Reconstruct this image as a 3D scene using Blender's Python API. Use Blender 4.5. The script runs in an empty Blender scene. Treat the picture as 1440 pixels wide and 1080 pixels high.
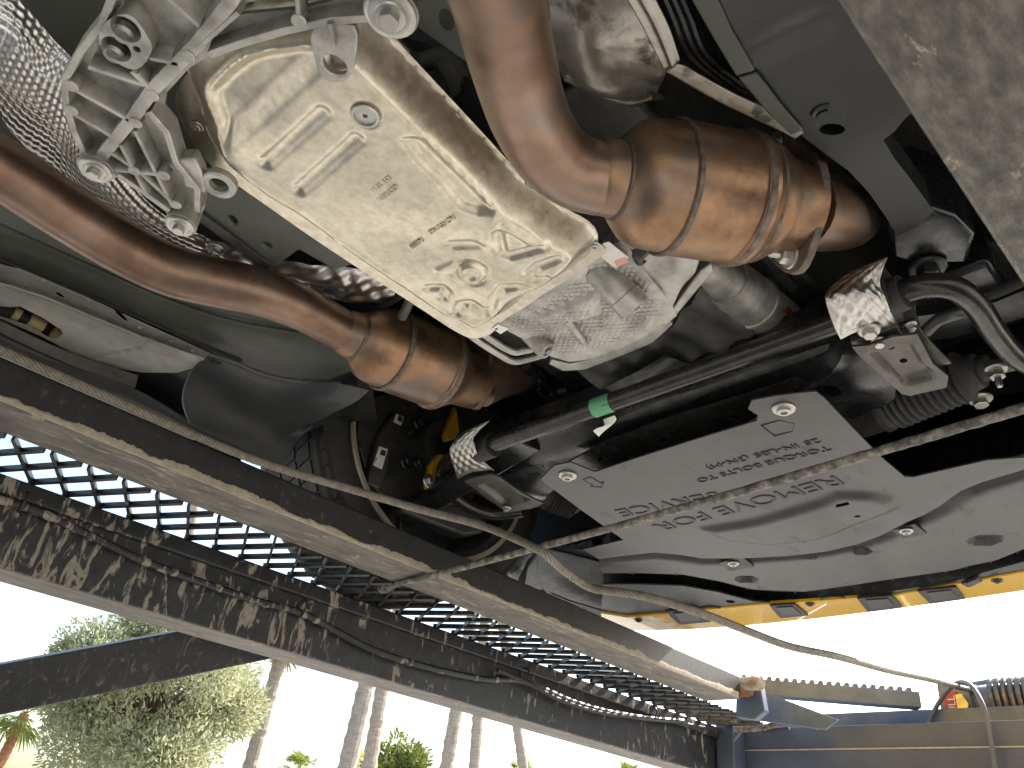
import bpy, bmesh, math, random
import numpy as np
from mathutils import Vector, Matrix
from mathutils.geometry import delaunay_2d_cdt

random.seed(7)
rng = np.random.default_rng(7)
S = bpy.context.scene
COL = S.collection

# ------------------------------------------------------------------ camera
# world: x = towards the front of the car, y = towards its left side, z = up; the lens is the origin
FPX = 1124.7
R = np.array([[0.69766629, -0.70832332, 0.10742359],
              [0.43874802, 0.30389425, -0.84566451],
              [0.56635848, 0.63712351, 0.52279222]])
cam_d = bpy.data.cameras.new('camera')
cam_d.sensor_fit = 'HORIZONTAL'
cam_d.sensor_width = 36.0
cam_d.lens = 36.0 * FPX / 1440.0
cam_d.clip_start = 0.01
cam_d.clip_end = 2000.0
cam = bpy.data.objects.new('camera', cam_d)
COL.objects.link(cam)
cam.matrix_world = Matrix(((R[0][0], -R[1][0], -R[2][0], 0), (R[0][1], -R[1][1], -R[2][1], 0),
                           (R[0][2], -R[1][2], -R[2][2], 0), (0, 0, 0, 1)))
S.camera = cam

# ------------------------------------------------------------------ sky, sun, exposure
SUN_DIR = Vector((0.80, -0.10, 0.62)).normalized()      # towards the sun
SUN_EL = math.asin(SUN_DIR.z)
world = bpy.data.worlds.new('World')
S.world = world
world.use_nodes = True
wn = world.node_tree.nodes
sky = wn.new('ShaderNodeTexSky')
sky.sky_type = 'NISHITA'
sky.sun_disc = False
sky.sun_elevation = SUN_EL
sky.sun_rotation = math.atan2(SUN_DIR.x, SUN_DIR.y)
sky.air_density = 1.3
sky.dust_density = 3.0
sky.ozone_density = 1.0
world.node_tree.links.new(sky.outputs[0], wn['Background'].inputs[0])
wn['Background'].inputs[1].default_value = 0.15
sun_d = bpy.data.lights.new('sun', 'SUN')
sun_d.energy = 5.0
sun_d.angle = math.radians(0.5)
sun_d.color = (1.0, 0.96, 0.90)
sun = bpy.data.objects.new('sun', sun_d)
COL.objects.link(sun)
sun.rotation_euler = SUN_DIR.to_track_quat('Z', 'Y').to_euler()
S.view_settings.view_transform = 'Standard'
S.view_settings.look = 'None'
S.view_settings.exposure = 1.56
S.view_settings.gamma = 1.0
S.cycles.use_denoising = True
S.cycles.max_bounces = 8
S.cycles.diffuse_bounces = 5
S.cycles.glossy_bounces = 4
S.cycles.sample_clamp_indirect = 8.0
S.cycles.caustics_reflective = False
S.cycles.caustics_refractive = False

GROUND_Z = -0.5

# ------------------------------------------------------------------ picture point -> place in the world
def ray(u, v):
    d = np.array([(u - 720) / FPX, (v - 540) / FPX, 1.0])
    return R.T @ d
def P(u, v, z):
    r = ray(u, v); return Vector(r * (z / r[2]))
def PY(u, v, y):
    r = ray(u, v); return Vector(r * (y / r[1]))
def PX(u, v, x):
    r = ray(u, v); return Vector(r * (x / r[0]))
def far(u, v, d):
    r = ray(u, v); h = math.hypot(r[0], r[1]); return Vector(r * (d / h))
def zm(ox, oy, s, pts):
    return [(ox + p[0] / s, oy + p[1] / s) + tuple(p[2:]) for p in pts]

# ------------------------------------------------------------------ materials
MATS = {}
def M(name, c1, c2=None, scale=20.0, metal=0.0, rough=0.5, rough2=None, bump=0.0, bscale=60.0, detail=6.0,
      lo=0.35, hi=0.65, stretch=(1, 1, 1), dirt=None, spec=0.5, coat=0.0, bdist=0.01):
    m = bpy.data.materials.new(name); m.use_nodes = True
    nt = m.node_tree; n = nt.nodes; l = nt.links
    b = n['Principled BSDF']
    b.inputs['Metallic'].default_value = metal
    b.inputs['Roughness'].default_value = rough
    b.inputs['Specular IOR Level'].default_value = spec
    if coat: b.inputs['Coat Weight'].default_value = coat
    tc = n.new('ShaderNodeTexCoord'); mp = n.new('ShaderNodeMapping')
    mp.inputs['Scale'].default_value = stretch
    l.new(tc.outputs['Object'], mp.inputs[0])
    def noise(sc, det=detail, r=0.6, warp=0.0):
        t = n.new('ShaderNodeTexNoise'); t.inputs['Scale'].default_value = sc
        t.inputs['Detail'].default_value = det; t.inputs['Roughness'].default_value = r
        t.inputs['Distortion'].default_value = warp
        l.new(mp.outputs[0], t.inputs[0]); return t.outputs[0]
    def ramp(src, stops):
        r = n.new('ShaderNodeValToRGB'); e = r.color_ramp.elements
        while len(e) < len(stops): e.new(0.5)
        for k, (p, c) in enumerate(stops):
            e[k].position = p; e[k].color = (*c, 1) if len(c) == 3 else c
        l.new(src, r.inputs[0]); return r.outputs[0]
    col = None
    if c2 is not None:
        if isinstance(c2, list):
            st = [(lo + (hi - lo) * k / len(c2), c) for k, c in enumerate([c1] + c2)]
        else:
            st = [(lo, c1), (hi, c2)]
        col = ramp(noise(scale), st)
    else:
        b.inputs['Base Color'].default_value = (*c1, 1)
    if dirt:                        # (colour, scale, threshold, softness, warp, stretch)
        dc, ds, dt, dsoft = dirt[:4]
        warp = dirt[4] if len(dirt) > 4 else 0.6
        if len(dirt) > 5:
            mp2 = n.new('ShaderNodeMapping'); mp2.inputs['Scale'].default_value = dirt[5]
            l.new(tc.outputs['Object'], mp2.inputs[0])
        else: mp2 = mp
        t = n.new('ShaderNodeTexNoise'); t.inputs['Scale'].default_value = ds; t.inputs['Detail'].default_value = 9
        t.inputs['Roughness'].default_value = 0.62; t.inputs['Distortion'].default_value = warp
        l.new(mp2.outputs[0], t.inputs[0])
        tsrc = t.outputs[0]
        if len(dirt) > 6:             # thicker towards one end: (x0, x1, amount at x0, amount at x1)
            sp = n.new('ShaderNodeSeparateXYZ'); l.new(tc.outputs['Object'], sp.inputs[0])
            gr = n.new('ShaderNodeMapRange'); g0 = dirt[6]
            for k_, v_ in zip((1, 2, 3, 4), g0): gr.inputs[k_].default_value = v_
            l.new(sp.outputs[0], gr.inputs[0]); ad = n.new('ShaderNodeMath'); l.new(tsrc, ad.inputs[0]); l.new(gr.outputs[0], ad.inputs[1]); tsrc = ad.outputs[0]
        f = ramp(tsrc, [(dt, (0, 0, 0)), (min(.999, dt + dsoft), (1, 1, 1))])
        mx = n.new('ShaderNodeMix'); mx.data_type = 'RGBA'
        l.new(f, mx.inputs[0])
        if col is not None: l.new(col, mx.inputs[6])
        else: mx.inputs[6].default_value = (*c1, 1)
        dcol = ramp(noise(ds * 6), [(0.3, tuple(x * 0.7 for x in dc)), (0.7, dc)])
        l.new(dcol, mx.inputs[7])
        col = mx.outputs[2]
        rm = n.new('ShaderNodeMapRange'); rm.inputs[3].default_value = rough; rm.inputs[4].default_value = 0.9
        l.new(f, rm.inputs[0]); l.new(rm.outputs[0], b.inputs['Roughness'])
        if metal > 0:
            mm = n.new('ShaderNodeMapRange'); mm.inputs[3].default_value = metal; mm.inputs[4].default_value = 0.0
            l.new(f, mm.inputs[0]); l.new(mm.outputs[0], b.inputs['Metallic'])
    elif rough2 is not None:
        rm = n.new('ShaderNodeMapRange'); rm.inputs[1].default_value = .3; rm.inputs[2].default_value = .7
        rm.inputs[3].default_value = rough; rm.inputs[4].default_value = rough2
        l.new(noise(scale * 1.7), rm.inputs[0]); l.new(rm.outputs[0], b.inputs['Roughness'])
    if col is not None: l.new(col, b.inputs['Base Color'])
    if bump:
        bp = n.new('ShaderNodeBump'); bp.inputs['Strength'].default_value = bump; bp.inputs['Distance'].default_value = bdist
        l.new(noise(bscale, 4), bp.inputs['Height']); l.new(bp.outputs[0], b.inputs['Normal'])
    MATS[name] = m
    return m

M('cast_aluminium', (.30, .29, .27), [(.42, .41, .38), (.52, .51, .48)], 26, .85, .46, .62, .12, 400, bdist=.002)
M('cast_dark', (.09, .09, .085), [(.15, .15, .138)], 30, .8, .45, .6, .12, 300, bdist=.002)
M('pan_steel', (.46, .415, .325), [(.54, .495, .40), (.60, .555, .46)], 70, 1.0, .27, .40, .03, 160, bdist=.002, detail=8)
M('exhaust_steel', (.15, .095, .068), [(.21, .135, .098), (.255, .175, .13), (.21, .165, .14)], 8, .9, .33, .46, .06, 200, stretch=(1, 1, 1), bdist=.002)
M('converter_steel', (.15, .09, .06), [(.215, .132, .083), (.30, .18, .105), (.235, .16, .115), (.18, .14, .115)], 9, .92, .32, .52, .12, 170, bdist=.002)
M('weld', (.09, .075, .065), [(.2, .16, .13)], 60, .8, .5, .6, .5, 250, bdist=.003)
M('shield_foil', (.55, .53, .50), [(.68, .67, .63)], 30, 1.0, .28, .40, .10, 60, bdist=.004)
M('shield_dull', (.34, .32, .28), [(.48, .46, .42)], 12, .9, .38, .55, .25, 35, dirt=((.10, .085, .065), 14, .56, .10), bdist=.006)
M('bolt_zinc', (.36, .35, .325), [(.50, .49, .45)], 40, .95, .32, .45)
M('bolt_dark', (.07, .07, .07), None, metal=.8, rough=.4)
M('primer', (.068, .071, .058), [(.09, .093, .077)], 9, 0, .42, .6, .06, 120, bdist=.003)
M('primer_light', (.27, .26, .235), [(.34, .33, .30)], 40, 0, .5, .65, .1, 200, dirt=((.33, .30, .25), 60, .60, .12), bdist=.002)
M('paint_black', (.008, .0085, .010), [(.016, .016, .017)], 20, 0, .20, .38, .05, 90, spec=.6, bdist=.003)
M('bar_black', (.022, .021, .020), [(.045, .041, .036)], 30, .4, .17, .32, .08, 160, bdist=.002)
M('tray_plastic', (.033, .033, .034), [(.044, .044, .045)], 22, 0, .34, .50, .05, 500, dirt=((.085, .081, .076), 10, .60, .25, 1.5, (1, 2.5, 1)), bdist=.001, spec=.36)
M('black_plastic', (.012, .012, .014), [(.020, .020, .022)], 25, 0, .42, .58, .06, 200, bdist=.002)
M('liner_plastic', (.030, .031, .033), [(.040, .041, .042)], 12, 0, .40, .55, .04, 250, dirt=((.26, .25, .22), 150, .70, .04), bdist=.002)
M('rubber', (.018, .018, .018), [(.032, .031, .030)], 40, 0, .6, .75, .1, 150, bdist=.002)
M('yellow_paint', (.72, .43, .025), None, rough=.22, coat=1.0)
M('yellow_caliper', (.60, .33, .02), None, rough=.35)
M('rocker_brown', (.060, .052, .045), [(.10, .085, .072)], 50, 0, .42, .6, .1, 120, bdist=.002)
MUD = (.34, .29, .225)
M('rail_black', (.012, .012, .013), [(.022, .022, .024)], 40, 0, .5, .65, .25, 300, dirt=((.10, .088, .07), 60, .60, .10), bdist=.002)
M('rail_mud', (.07, .064, .055), [(.115, .104, .087), (.15, .136, .113)], 14, 0, .6, .75, .5, 70, dirt=((.33, .29, .23), 11, .57, .05, 1.6, (1, 3.0, 1)), bdist=.004, stretch=(1, 3, 1))
M('rail_streaks', (.011, .011, .013), [(.024, .024, .026)], 30, 0, .42, .6, .25, 120, dirt=((.31, .272, .215), 24, .555, .05, 1.1, (1.5, 1, .45), (.2, 1.6, .05, -.035)), bdist=.003)
M('near_rail', (.035, .032, .028), [(.075, .069, .059), (.14, .127, .106)], 60, 0, .38, .6, .45, 90, stretch=(.55, 1.2, 1), dirt=((.40, .36, .295), 16, .61, .06, 1.0, (.7, 1.4, 1)), bdist=.004)
M('brace_mud', (.012, .012, .013), [(.022, .022, .022)], 30, 0, .5, .65, .3, 110, dirt=((.15, .13, .10), 26, .55, .10, 1.6, (1.6, 1, .8)), bdist=.004)
M('mesh_steel', (.022, .022, .023), [(.05, .048, .045)], 60, .2, .38, .6, .2, 200, dirt=((.20, .175, .14), 30, .60, .08), bdist=.002)
M('crossmember_sky_tint', (.055, .068, .10), [(.075, .088, .125)], 10, 0, .42, .6, .12, 120, dirt=((.20, .18, .15), 22, .68, .06, 1.2, (1, 1, 2)), bdist=.002)  # blue light of the sky mixed into the paint colour
M('sky_tint_steel', (.075, .105, .16), [(.11, .145, .21)], 14, .1, .4, .6, .12, 120, dirt=((.26, .20, .14), 12, .70, .08), bdist=.002)  # steel whose blue is reflected sky light, put into the base colour
M('rust', (.16, .06, .025), [(.34, .17, .08)], 60, .1, .7, .85, .4, 160, bdist=.002)
M('rope', (.17, .15, .12), [(.27, .242, .195)], 80, .35, .5, .65, .2, 500, bdist=.001)
M('rope_dark', (.10, .10, .105), [(.18, .175, .17)], 80, .6, .4, .6)
M('rod_mud', (.05, .047, .043), [(.10, .094, .084), (.19, .172, .143), (.31, .278, .225)], 70, .1, .6, .8, .7, 420, bdist=.002)
M('hose', (.10, .105, .12), None, rough=.4)
M('label_white', (.78, .77, .72), [(.70, .68, .62)], 90, 0, .45)
M('label_green', (.10, .33, .17), None, rough=.45)
M('label_ink', (.03, .03, .03), None, rough=.6)
M('label_pink', (.75, .35, .33), None, rough=.5)
M('label_red', (.30, .03, .05), None, rough=.4)
M('plate_yellow', (.60, .50, .16), None, rough=.35, metal=.5)
M('red_plastic', (.22, .008, .015), None, rough=.4)
M('cream_plastic', (.55, .53, .42), None, rough=.4)
M('wire_tape', (.46, .36, .16), None, rough=.6)
M('wheel_alloy', (.16, .16, .165), [(.22, .22, .225)], 20, .8, .35, .5)
M('rim_edge', (.42, .36, .27), [(.52, .46, .36)], 20, .6, .4, .5)
M('disc_iron', (.05, .049, .047), [(.085, .082, .078)], 30, .4, .5)
M('duct_sky_tint', (.10, .12, .15), None, rough=.35)  # bluish sky light leaking in, given to the plastic as its colour
M('concrete', (.33, .315, .285), [(.41, .39, .355)], 3, 0, .85, .95)
M('bark_palm', (.22, .185, .15), [(.34, .29, .24)], 6, 0, .85, .95, .6, 10, stretch=(1, 1, 3))
M('bark_tree', (.09, .07, .05), [(.15, .12, .09)], 8, 0, .85, .95)
M('leaf_olive', (.25, .27, .15), [(.36, .37, .22), (.31, .33, .20)], 1.6, 0, .6, spec=.3)  # leaf colour paled to stand for haze and glare
M('leaf_palm', (.10, .145, .03), [(.20, .22, .05)], 1.2, 0, .5, spec=.3)
M('leaf_yellow', (.22, .24, .03), [(.30, .30, .05)], 1.2, 0, .5, spec=.3)
M('leaf_dry', (.30, .22, .12), None, rough=.8)
M('letter_shade', (.022, .022, .023), None, rough=.5)  # tray plastic darkened to stand for shading on the raised letters
for k in ('leaf_olive', 'leaf_palm', 'leaf_yellow'):        # thin leaves let light through
    nt = MATS[k].node_tree; b = nt.nodes['Principled BSDF']; out = nt.nodes['Material Output']
    tr = nt.nodes.new('ShaderNodeBsdfTranslucent'); mx = nt.nodes.new('ShaderNodeMixShader'); mx.inputs[0].default_value = .42
    src = b.inputs['Base Color'].links[0].from_socket
    nt.links.new(src, tr.inputs[0]); nt.links.new(b.outputs[0], mx.inputs[1]); nt.links.new(tr.outputs[0], mx.inputs[2])
    nt.links.new(mx.outputs[0], out.inputs[0])

# ------------------------------------------------------------------ object helpers
ROOT_LOC = {}
def thing(name, label, cat, loc, group=None):
    o = bpy.data.objects.new(name, None); COL.objects.link(o)
    o.location = loc; o.empty_display_size = .05
    o['label'] = label; o['category'] = cat
    if group: o['group'] = group
    ROOT_LOC[o.name] = Vector(loc)
    return o
def inv_of(parent):
    top = parent
    while top.parent is not None: top = top.parent
    return Matrix.Translation(-ROOT_LOC[top.name]) if top is parent and top.name in ROOT_LOC else Matrix.Identity(4)
def link(name, me, mat, parent=None, smooth=True, label=None, angle=35):
    o = bpy.data.objects.new(name, me); COL.objects.link(o)
    me.materials.clear(); me.materials.append(MATS[mat])
    if smooth and len(me.polygons):
        me.polygons.foreach_set('use_smooth', [True] * len(me.polygons))
        if angle: me.set_sharp_from_angle(angle=math.radians(angle))
    if parent is not None:
        o.parent = parent
        o.matrix_parent_inverse = inv_of(parent)
    if label: o['label'] = label
    return o
def mesh_of(name, verts, faces, recalc=True):
    me = bpy.data.meshes.new(name)
    me.from_pydata([tuple(v) for v in verts], [], faces); me.update()
    if recalc:
        bm = bmesh.new(); bm.from_mesh(me); bmesh.ops.recalc_face_normals(bm, faces=bm.faces); bm.to_mesh(me); bm.free()
    return me
def bevel(o, w=.002, seg=2):
    m = o.modifiers.new('bevel', 'BEVEL'); m.width = w; m.segments = seg; m.limit_method = 'ANGLE'; m.angle_limit = math.radians(40)
    m.harden_normals = False
    return o
def V3(p, z=None):
    if isinstance(p, Vector): return p
    if len(p) == 3: return P(p[0], p[1], p[2])
    return P(p[0], p[1], z)

def catmull(pts, n=8, closed=False):
    pts = [Vector(p) for p in pts]; out = []; m = len(pts)
    rngi = range(m) if closed else range(m - 1)
    for i in rngi:
        if closed: p0, p1, p2, p3 = pts[i - 1], pts[i], pts[(i + 1) % m], pts[(i + 2) % m]
        else: p0, p1, p2, p3 = pts[max(i - 1, 0)], pts[i], pts[i + 1], pts[min(i + 2, m - 1)]
        for k in range(n):
            t = k / n
            out.append(.5 * ((2 * p1) + (p2 - p0) * t + (2 * p0 - 5 * p1 + 4 * p2 - p3) * t * t + (3 * p1 - p0 - 3 * p2 + p3) * t ** 3))
    if not closed: out.append(pts[-1])
    return out
def resample(pts, step):
    out = [pts[0]]; acc = 0
    for a, b in zip(pts[:-1], pts[1:]):
        d = (b - a).length
        while acc + d >= step and d > 1e-9:
            t = (step - acc) / d; a = a.lerp(b, t); out.append(a); d = (b - a).length; acc = 0
        acc += d
    out.append(pts[-1])
    return out

def inside(poly, X):
    x, y = X[:, 0], X[:, 1]; r = np.zeros(len(X), bool); n = len(poly)
    for i in range(n):
        (x1, y1), (x2, y2) = poly[i], poly[(i + 1) % n]
        c = ((y1 > y) != (y2 > y)) & (x < (x2 - x1) * (y - y1) / (y2 - y1 + 1e-15) + x1)
        r ^= c
    return r
def segdist(X, a, b):
    a = np.asarray(a, float); b = np.asarray(b, float); d = b - a
    t = np.clip(((X - a) @ d) / (d @ d + 1e-15), 0, 1)
    return np.linalg.norm(X - (a + t[:, None] * d), axis=1)
def polydist(X, pts, closed=False):
    r = np.full(len(X), 1e9); n = len(pts)
    for i in range(n if closed else n - 1):
        r = np.minimum(r, segdist(X, pts[i], pts[(i + 1) % n]))
    return r
def sstep(a, b, x):
    t = np.clip((x - a) / (b - a), 0, 1); return t * t * (3 - 2 * t)
def xy(p, z=None):
    q = V3(p, z); return (q.x, q.y)

def sheet(name, outer, mat, parent, z=None, t=.004, hfun=None, spacing=None, holes=(), smooth_out=0, bev=0, label=None, angle=35, edge=0):
    """Outline laid in the car's underside (points seen from below, each at a height), filled, relieved by hfun and given thickness t upwards."""
    o3 = [V3(p, z) for p in outer]
    if smooth_out: o3 = catmull(o3, smooth_out, True)
    zs = None
    poly = [(p.x, p.y) for p in o3]
    hp = []
    for h in holes:                                   # (u, v, rx, ry, angle) metres, or a list of points
        if isinstance(h, list): hp.append([xy(q, z) for q in h])
        else:
            c = V3(h[:2], z); rx, ry = h[2], h[3]; an = h[4] if len(h) > 4 else 0
            hp.append([(c.x + rx * math.cos(k * math.tau / 18) * math.cos(an) - ry * math.sin(k * math.tau / 18) * math.sin(an),
                        c.y + rx * math.cos(k * math.tau / 18) * math.sin(an) + ry * math.sin(k * math.tau / 18) * math.cos(an)) for k in range(18)])
    pts = []; edges = []
    def ring(pl):
        if spacing:
            q = []
            for a, b in zip(pl, pl[1:] + pl[:1]):
                k = max(1, int(math.dist(a, b) / spacing))
                q += [(a[0] + (b[0] - a[0]) * i / k, a[1] + (b[1] - a[1]) * i / k) for i in range(k)]
            pl = q
        s = len(pts); pts.extend(pl); n = len(pl)
        edges.extend([(s + i, s + (i + 1) % n) for i in range(n)])
    ring(poly)
    for h in hp: ring(h)
    if spacing:
        A = np.array(poly); lo = A.min(0); hi = A.max(0)
        gx, gy = np.meshgrid(np.arange(lo[0], hi[0], spacing), np.arange(lo[1], hi[1], spacing * .866), indexing='ij')
        gx = gx + (np.arange(gy.shape[1]) % 2)[None, :] * spacing * .5
        G = np.stack([gx.ravel(), gy.ravel()], 1); G = G + rng.uniform(-.08, .08, G.shape) * spacing
        k = inside(poly, G) & (polydist(G, poly, True) > spacing * .45)
        for h in hp: k &= ~inside(h, G) & (polydist(G, h, True) > spacing * .45)
        pts.extend([tuple(q) for q in G[k]])
    r = delaunay_2d_cdt([Vector(p) for p in pts], edges, [], 0, 1e-7)
    vs = np.array([(v.x, v.y) for v in r[0]]); fs = [tuple(f) for f in r[2]]
    ce = np.array([vs[list(f)].mean(0) for f in fs])
    k = inside(poly, ce)
    for h in hp: k &= ~inside(h, ce)
    fs = [f for f, q in zip(fs, k) if q]
    # base height: plane through the outline's own heights
    B = np.array([(p.x, p.y, p.z) for p in o3])
    if np.ptp(B[:, 2]) < 1e-6: zz = np.full(len(vs), B[0, 2])
    else:
        Am = np.c_[B[:, :2], np.ones(len(B))]; co = np.linalg.lstsq(Am, B[:, 2], rcond=None)[0]
        zz = np.c_[vs, np.ones(len(vs))] @ co
        D = ((vs[:, None, :] - B[None, :, :2]) ** 2).sum(2) + 1e-7; W = 1 / D ** 1.5
        zz = zz + (W @ (B[:, 2] - Am @ co)) / W.sum(1)
    if hfun is not None: zz = zz + hfun(vs) * (sstep(0, edge, polydist(vs, poly, True)) if edge else 1)
    verts = np.c_[vs, zz]
    me = mesh_of(name, verts, fs, False)
    bm = bmesh.new(); bm.from_mesh(me)
    bmesh.ops.recalc_face_normals(bm, faces=bm.faces)
    if sum(f.normal.z for f in bm.faces) > 0: bmesh.ops.reverse_faces(bm, faces=bm.faces)
    if t:
        ret = bmesh.ops.extrude_face_region(bm, geom=bm.faces[:])
        up = [e for e in ret['geom'] if isinstance(e, bmesh.types.BMVert)]
        bmesh.ops.translate(bm, verts=up, vec=(0, 0, t))
        bmesh.ops.recalc_face_normals(bm, faces=bm.faces)
    loose = [v for v in bm.verts if not v.link_faces]
    if loose: bmesh.ops.delete(bm, geom=loose, context='VERTS')
    bm.to_mesh(me); bm.free()
    ob = link(name, me, mat, parent, True, label, angle)
    if bev: bevel(ob, bev)
    return ob

def frames(path):
    n = len(path); T = [(path[min(i + 1, n - 1)] - path[max(i - 1, 0)]).normalized() for i in range(n)]
    a = Vector((0, 0, 1)) if abs(T[0].z) < .9 else Vector((1, 0, 0))
    N = [(a - T[0] * a.dot(T[0])).normalized()]
    for i in range(1, n):
        q = N[-1] - T[i] * N[-1].dot(T[i]); N.append(q.normalized())
    return T, N, [t.cross(m) for t, m in zip(T, N)]
def tube_data(path, rad, seg=14, caps=True, squash=None):
    T, N, B = frames(path); n = len(path); vs = []; fs = []
    for i in range(n):
        r = rad[i] if hasattr(rad, '__len__') else rad
        for k in range(seg):
            a = math.tau * k / seg
            vs.append(path[i] + N[i] * (math.cos(a) * r) + B[i] * (math.sin(a) * r))
    for i in range(n - 1):
        for k in range(seg):
            fs.append((i * seg + k, i * seg + (k + 1) % seg, (i + 1) * seg + (k + 1) % seg, (i + 1) * seg + k))
    if caps:
        fs.append(tuple(reversed(range(seg)))); fs.append(tuple((n - 1) * seg + k for k in range(seg)))
    return vs, fs
def tube(name, pts, r, mat, parent, seg=14, n=8, z=None, label=None, smooth=True):
    c = [V3(p, z) for p in pts]
    path = catmull(c, n) if smooth else c
    if hasattr(r, '__len__'):
        rr = list(r); q = []
        m = len(c) - 1
        for i in range(m):
            for k in range(n if smooth else 1): q.append(rr[i] + (rr[i + 1] - rr[i]) * k / (n if smooth else 1))
        q.append(rr[-1]); r = q
    vs, fs = tube_data(path, r, seg)
    return link(name, mesh_of(name, vs, fs), mat, parent, True, label)
def lathe_data(p0, p1, prof, seg=32, caps=True):
    ax = (p1 - p0); L = ax.length; ax = ax.normalized()
    a = Vector((0, 0, 1)) if abs(ax.z) < .9 else Vector((1, 0, 0))
    N = (a - ax * a.dot(ax)).normalized(); B = ax.cross(N); vs = []; fs = []
    for (t, r) in prof:
        for k in range(seg):
            q = math.tau * k / seg
            vs.append(p0 + ax * (t * L) + N * (math.cos(q) * r) + B * (math.sin(q) * r))
    for i in range(len(prof) - 1):
        for k in range(seg):
            fs.append((i * seg + k, i * seg + (k + 1) % seg, (i + 1) * seg + (k + 1) % seg, (i + 1) * seg + k))
    if caps:
        fs.append(tuple(reversed(range(seg)))); fs.append(tuple((len(prof) - 1) * seg + k for k in range(seg)))
    return vs, fs
def lathe(name, p0, p1, prof, mat, parent, seg=32, caps=True, label=None, angle=35):
    vs, fs = lathe_data(p0, p1, prof, seg, caps)
    return link(name, mesh_of(name, vs, fs), mat, parent, True, label, angle)
def box_data(x0, x1, y0, y1, z0, z1):
    vs = [Vector((x, y, z)) for x in (x0, x1) for y in (y0, y1) for z in (z0, z1)]
    return vs, [(0, 1, 3, 2), (4, 6, 7, 5), (0, 4, 5, 1), (2, 3, 7, 6), (0, 2, 6, 4), (1, 5, 7, 3)]
def box(name, x0, x1, y0, y1, z0, z1, mat, parent, bev=.003, label=None):
    vs, fs = box_data(x0, x1, y0, y1, z0, z1)
    o = link(name, mesh_of(name, vs, fs), mat, parent, True, label)
    if bev: bevel(o, bev)
    return o
def beam(name, a, b, w, h, mat, parent, bev=.003, up=Vector((0, 0, 1)), label=None):
    a = Vector(a); b = Vector(b); d = (b - a).normalized(); s = d.cross(up).normalized(); u = s.cross(d)
    vs = [p + s * (i * w / 2) + u * (j * h / 2) for p in (a, b) for i in (-1, 1) for j in (-1, 1)]
    fs = [(0, 1, 3, 2), (4, 6, 7, 5), (0, 4, 5, 1), (2, 3, 7, 6), (0, 2, 6, 4), (1, 5, 7, 3)]
    o = link(name, mesh_of(name, vs, fs), mat, parent, True, label)
    if bev: bevel(o, bev)
    return o
def join(parts):
    vs = []; fs = []
    for v, f in parts:
        o = len(vs); vs += list(v); fs += [tuple(o + i for i in q) for q in f]
    return vs, fs
def prism(name, pts3, dvec, mat, parent, bev=0, label=None):
    """Closed outline of 3D points pushed along dvec."""
    dvec = Vector(dvec); n = len(pts3)
    vs = list(pts3) + [p + dvec for p in pts3]
    fs = [tuple(range(n)), tuple(reversed(range(n, 2 * n)))] + [(i, (i + 1) % n, n + (i + 1) % n, n + i) for i in range(n)]
    o = link(name, mesh_of(name, vs, fs), mat, parent, True, label)
    if bev: bevel(o, bev)
    return o
def patch(name, net, mat, parent, nu=40, nv=40, disp=None, t=.0015, label=None, angle=None):
    """Smooth sheet through a net of points; disp(a, b) in metres along the normal."""
    rows = [catmull([V3(p) for p in r], 16) for r in net]
    def at(row, s):
        f = s * (len(row) - 1); i = min(int(f), len(row) - 2); return row[i].lerp(row[i + 1], f - i)
    vs = []
    for j in range(nv + 1):
        colp = None
        for i in range(1): pass
    cols = []
    for i in range(nu + 1):
        c = catmull([at(r, i / nu) for r in rows], 16)
        cols.append([at(c, j / nv) for j in range(nv + 1)])
    A = np.array([[tuple(p) for p in c] for c in cols])
    if disp is not None:
        du = np.gradient(A, axis=0); dv = np.gradient(A, axis=1); N = np.cross(du, dv); N /= np.linalg.norm(N, axis=2, keepdims=True) + 1e-12
        if N[..., 2].mean() > 0: N = -N
        a, b = np.meshgrid(np.linspace(0, 1, nu + 1), np.linspace(0, 1, nv + 1), indexing='ij')
        A = A + N * disp(a, b, A)[..., None]
    vs = A.reshape(-1, 3); w = nv + 1
    fs = [(i * w + j, (i + 1) * w + j, (i + 1) * w + j + 1, i * w + j + 1) for i in range(nu) for j in range(nv)]
    me = mesh_of(name, vs, fs)
    o = link(name, me, mat, parent, True, label, angle)
    if t:
        m = o.modifiers.new('solid', 'SOLIDIFY'); m.thickness = t; m.offset = 0
    return o
_bolt = {}
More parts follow.
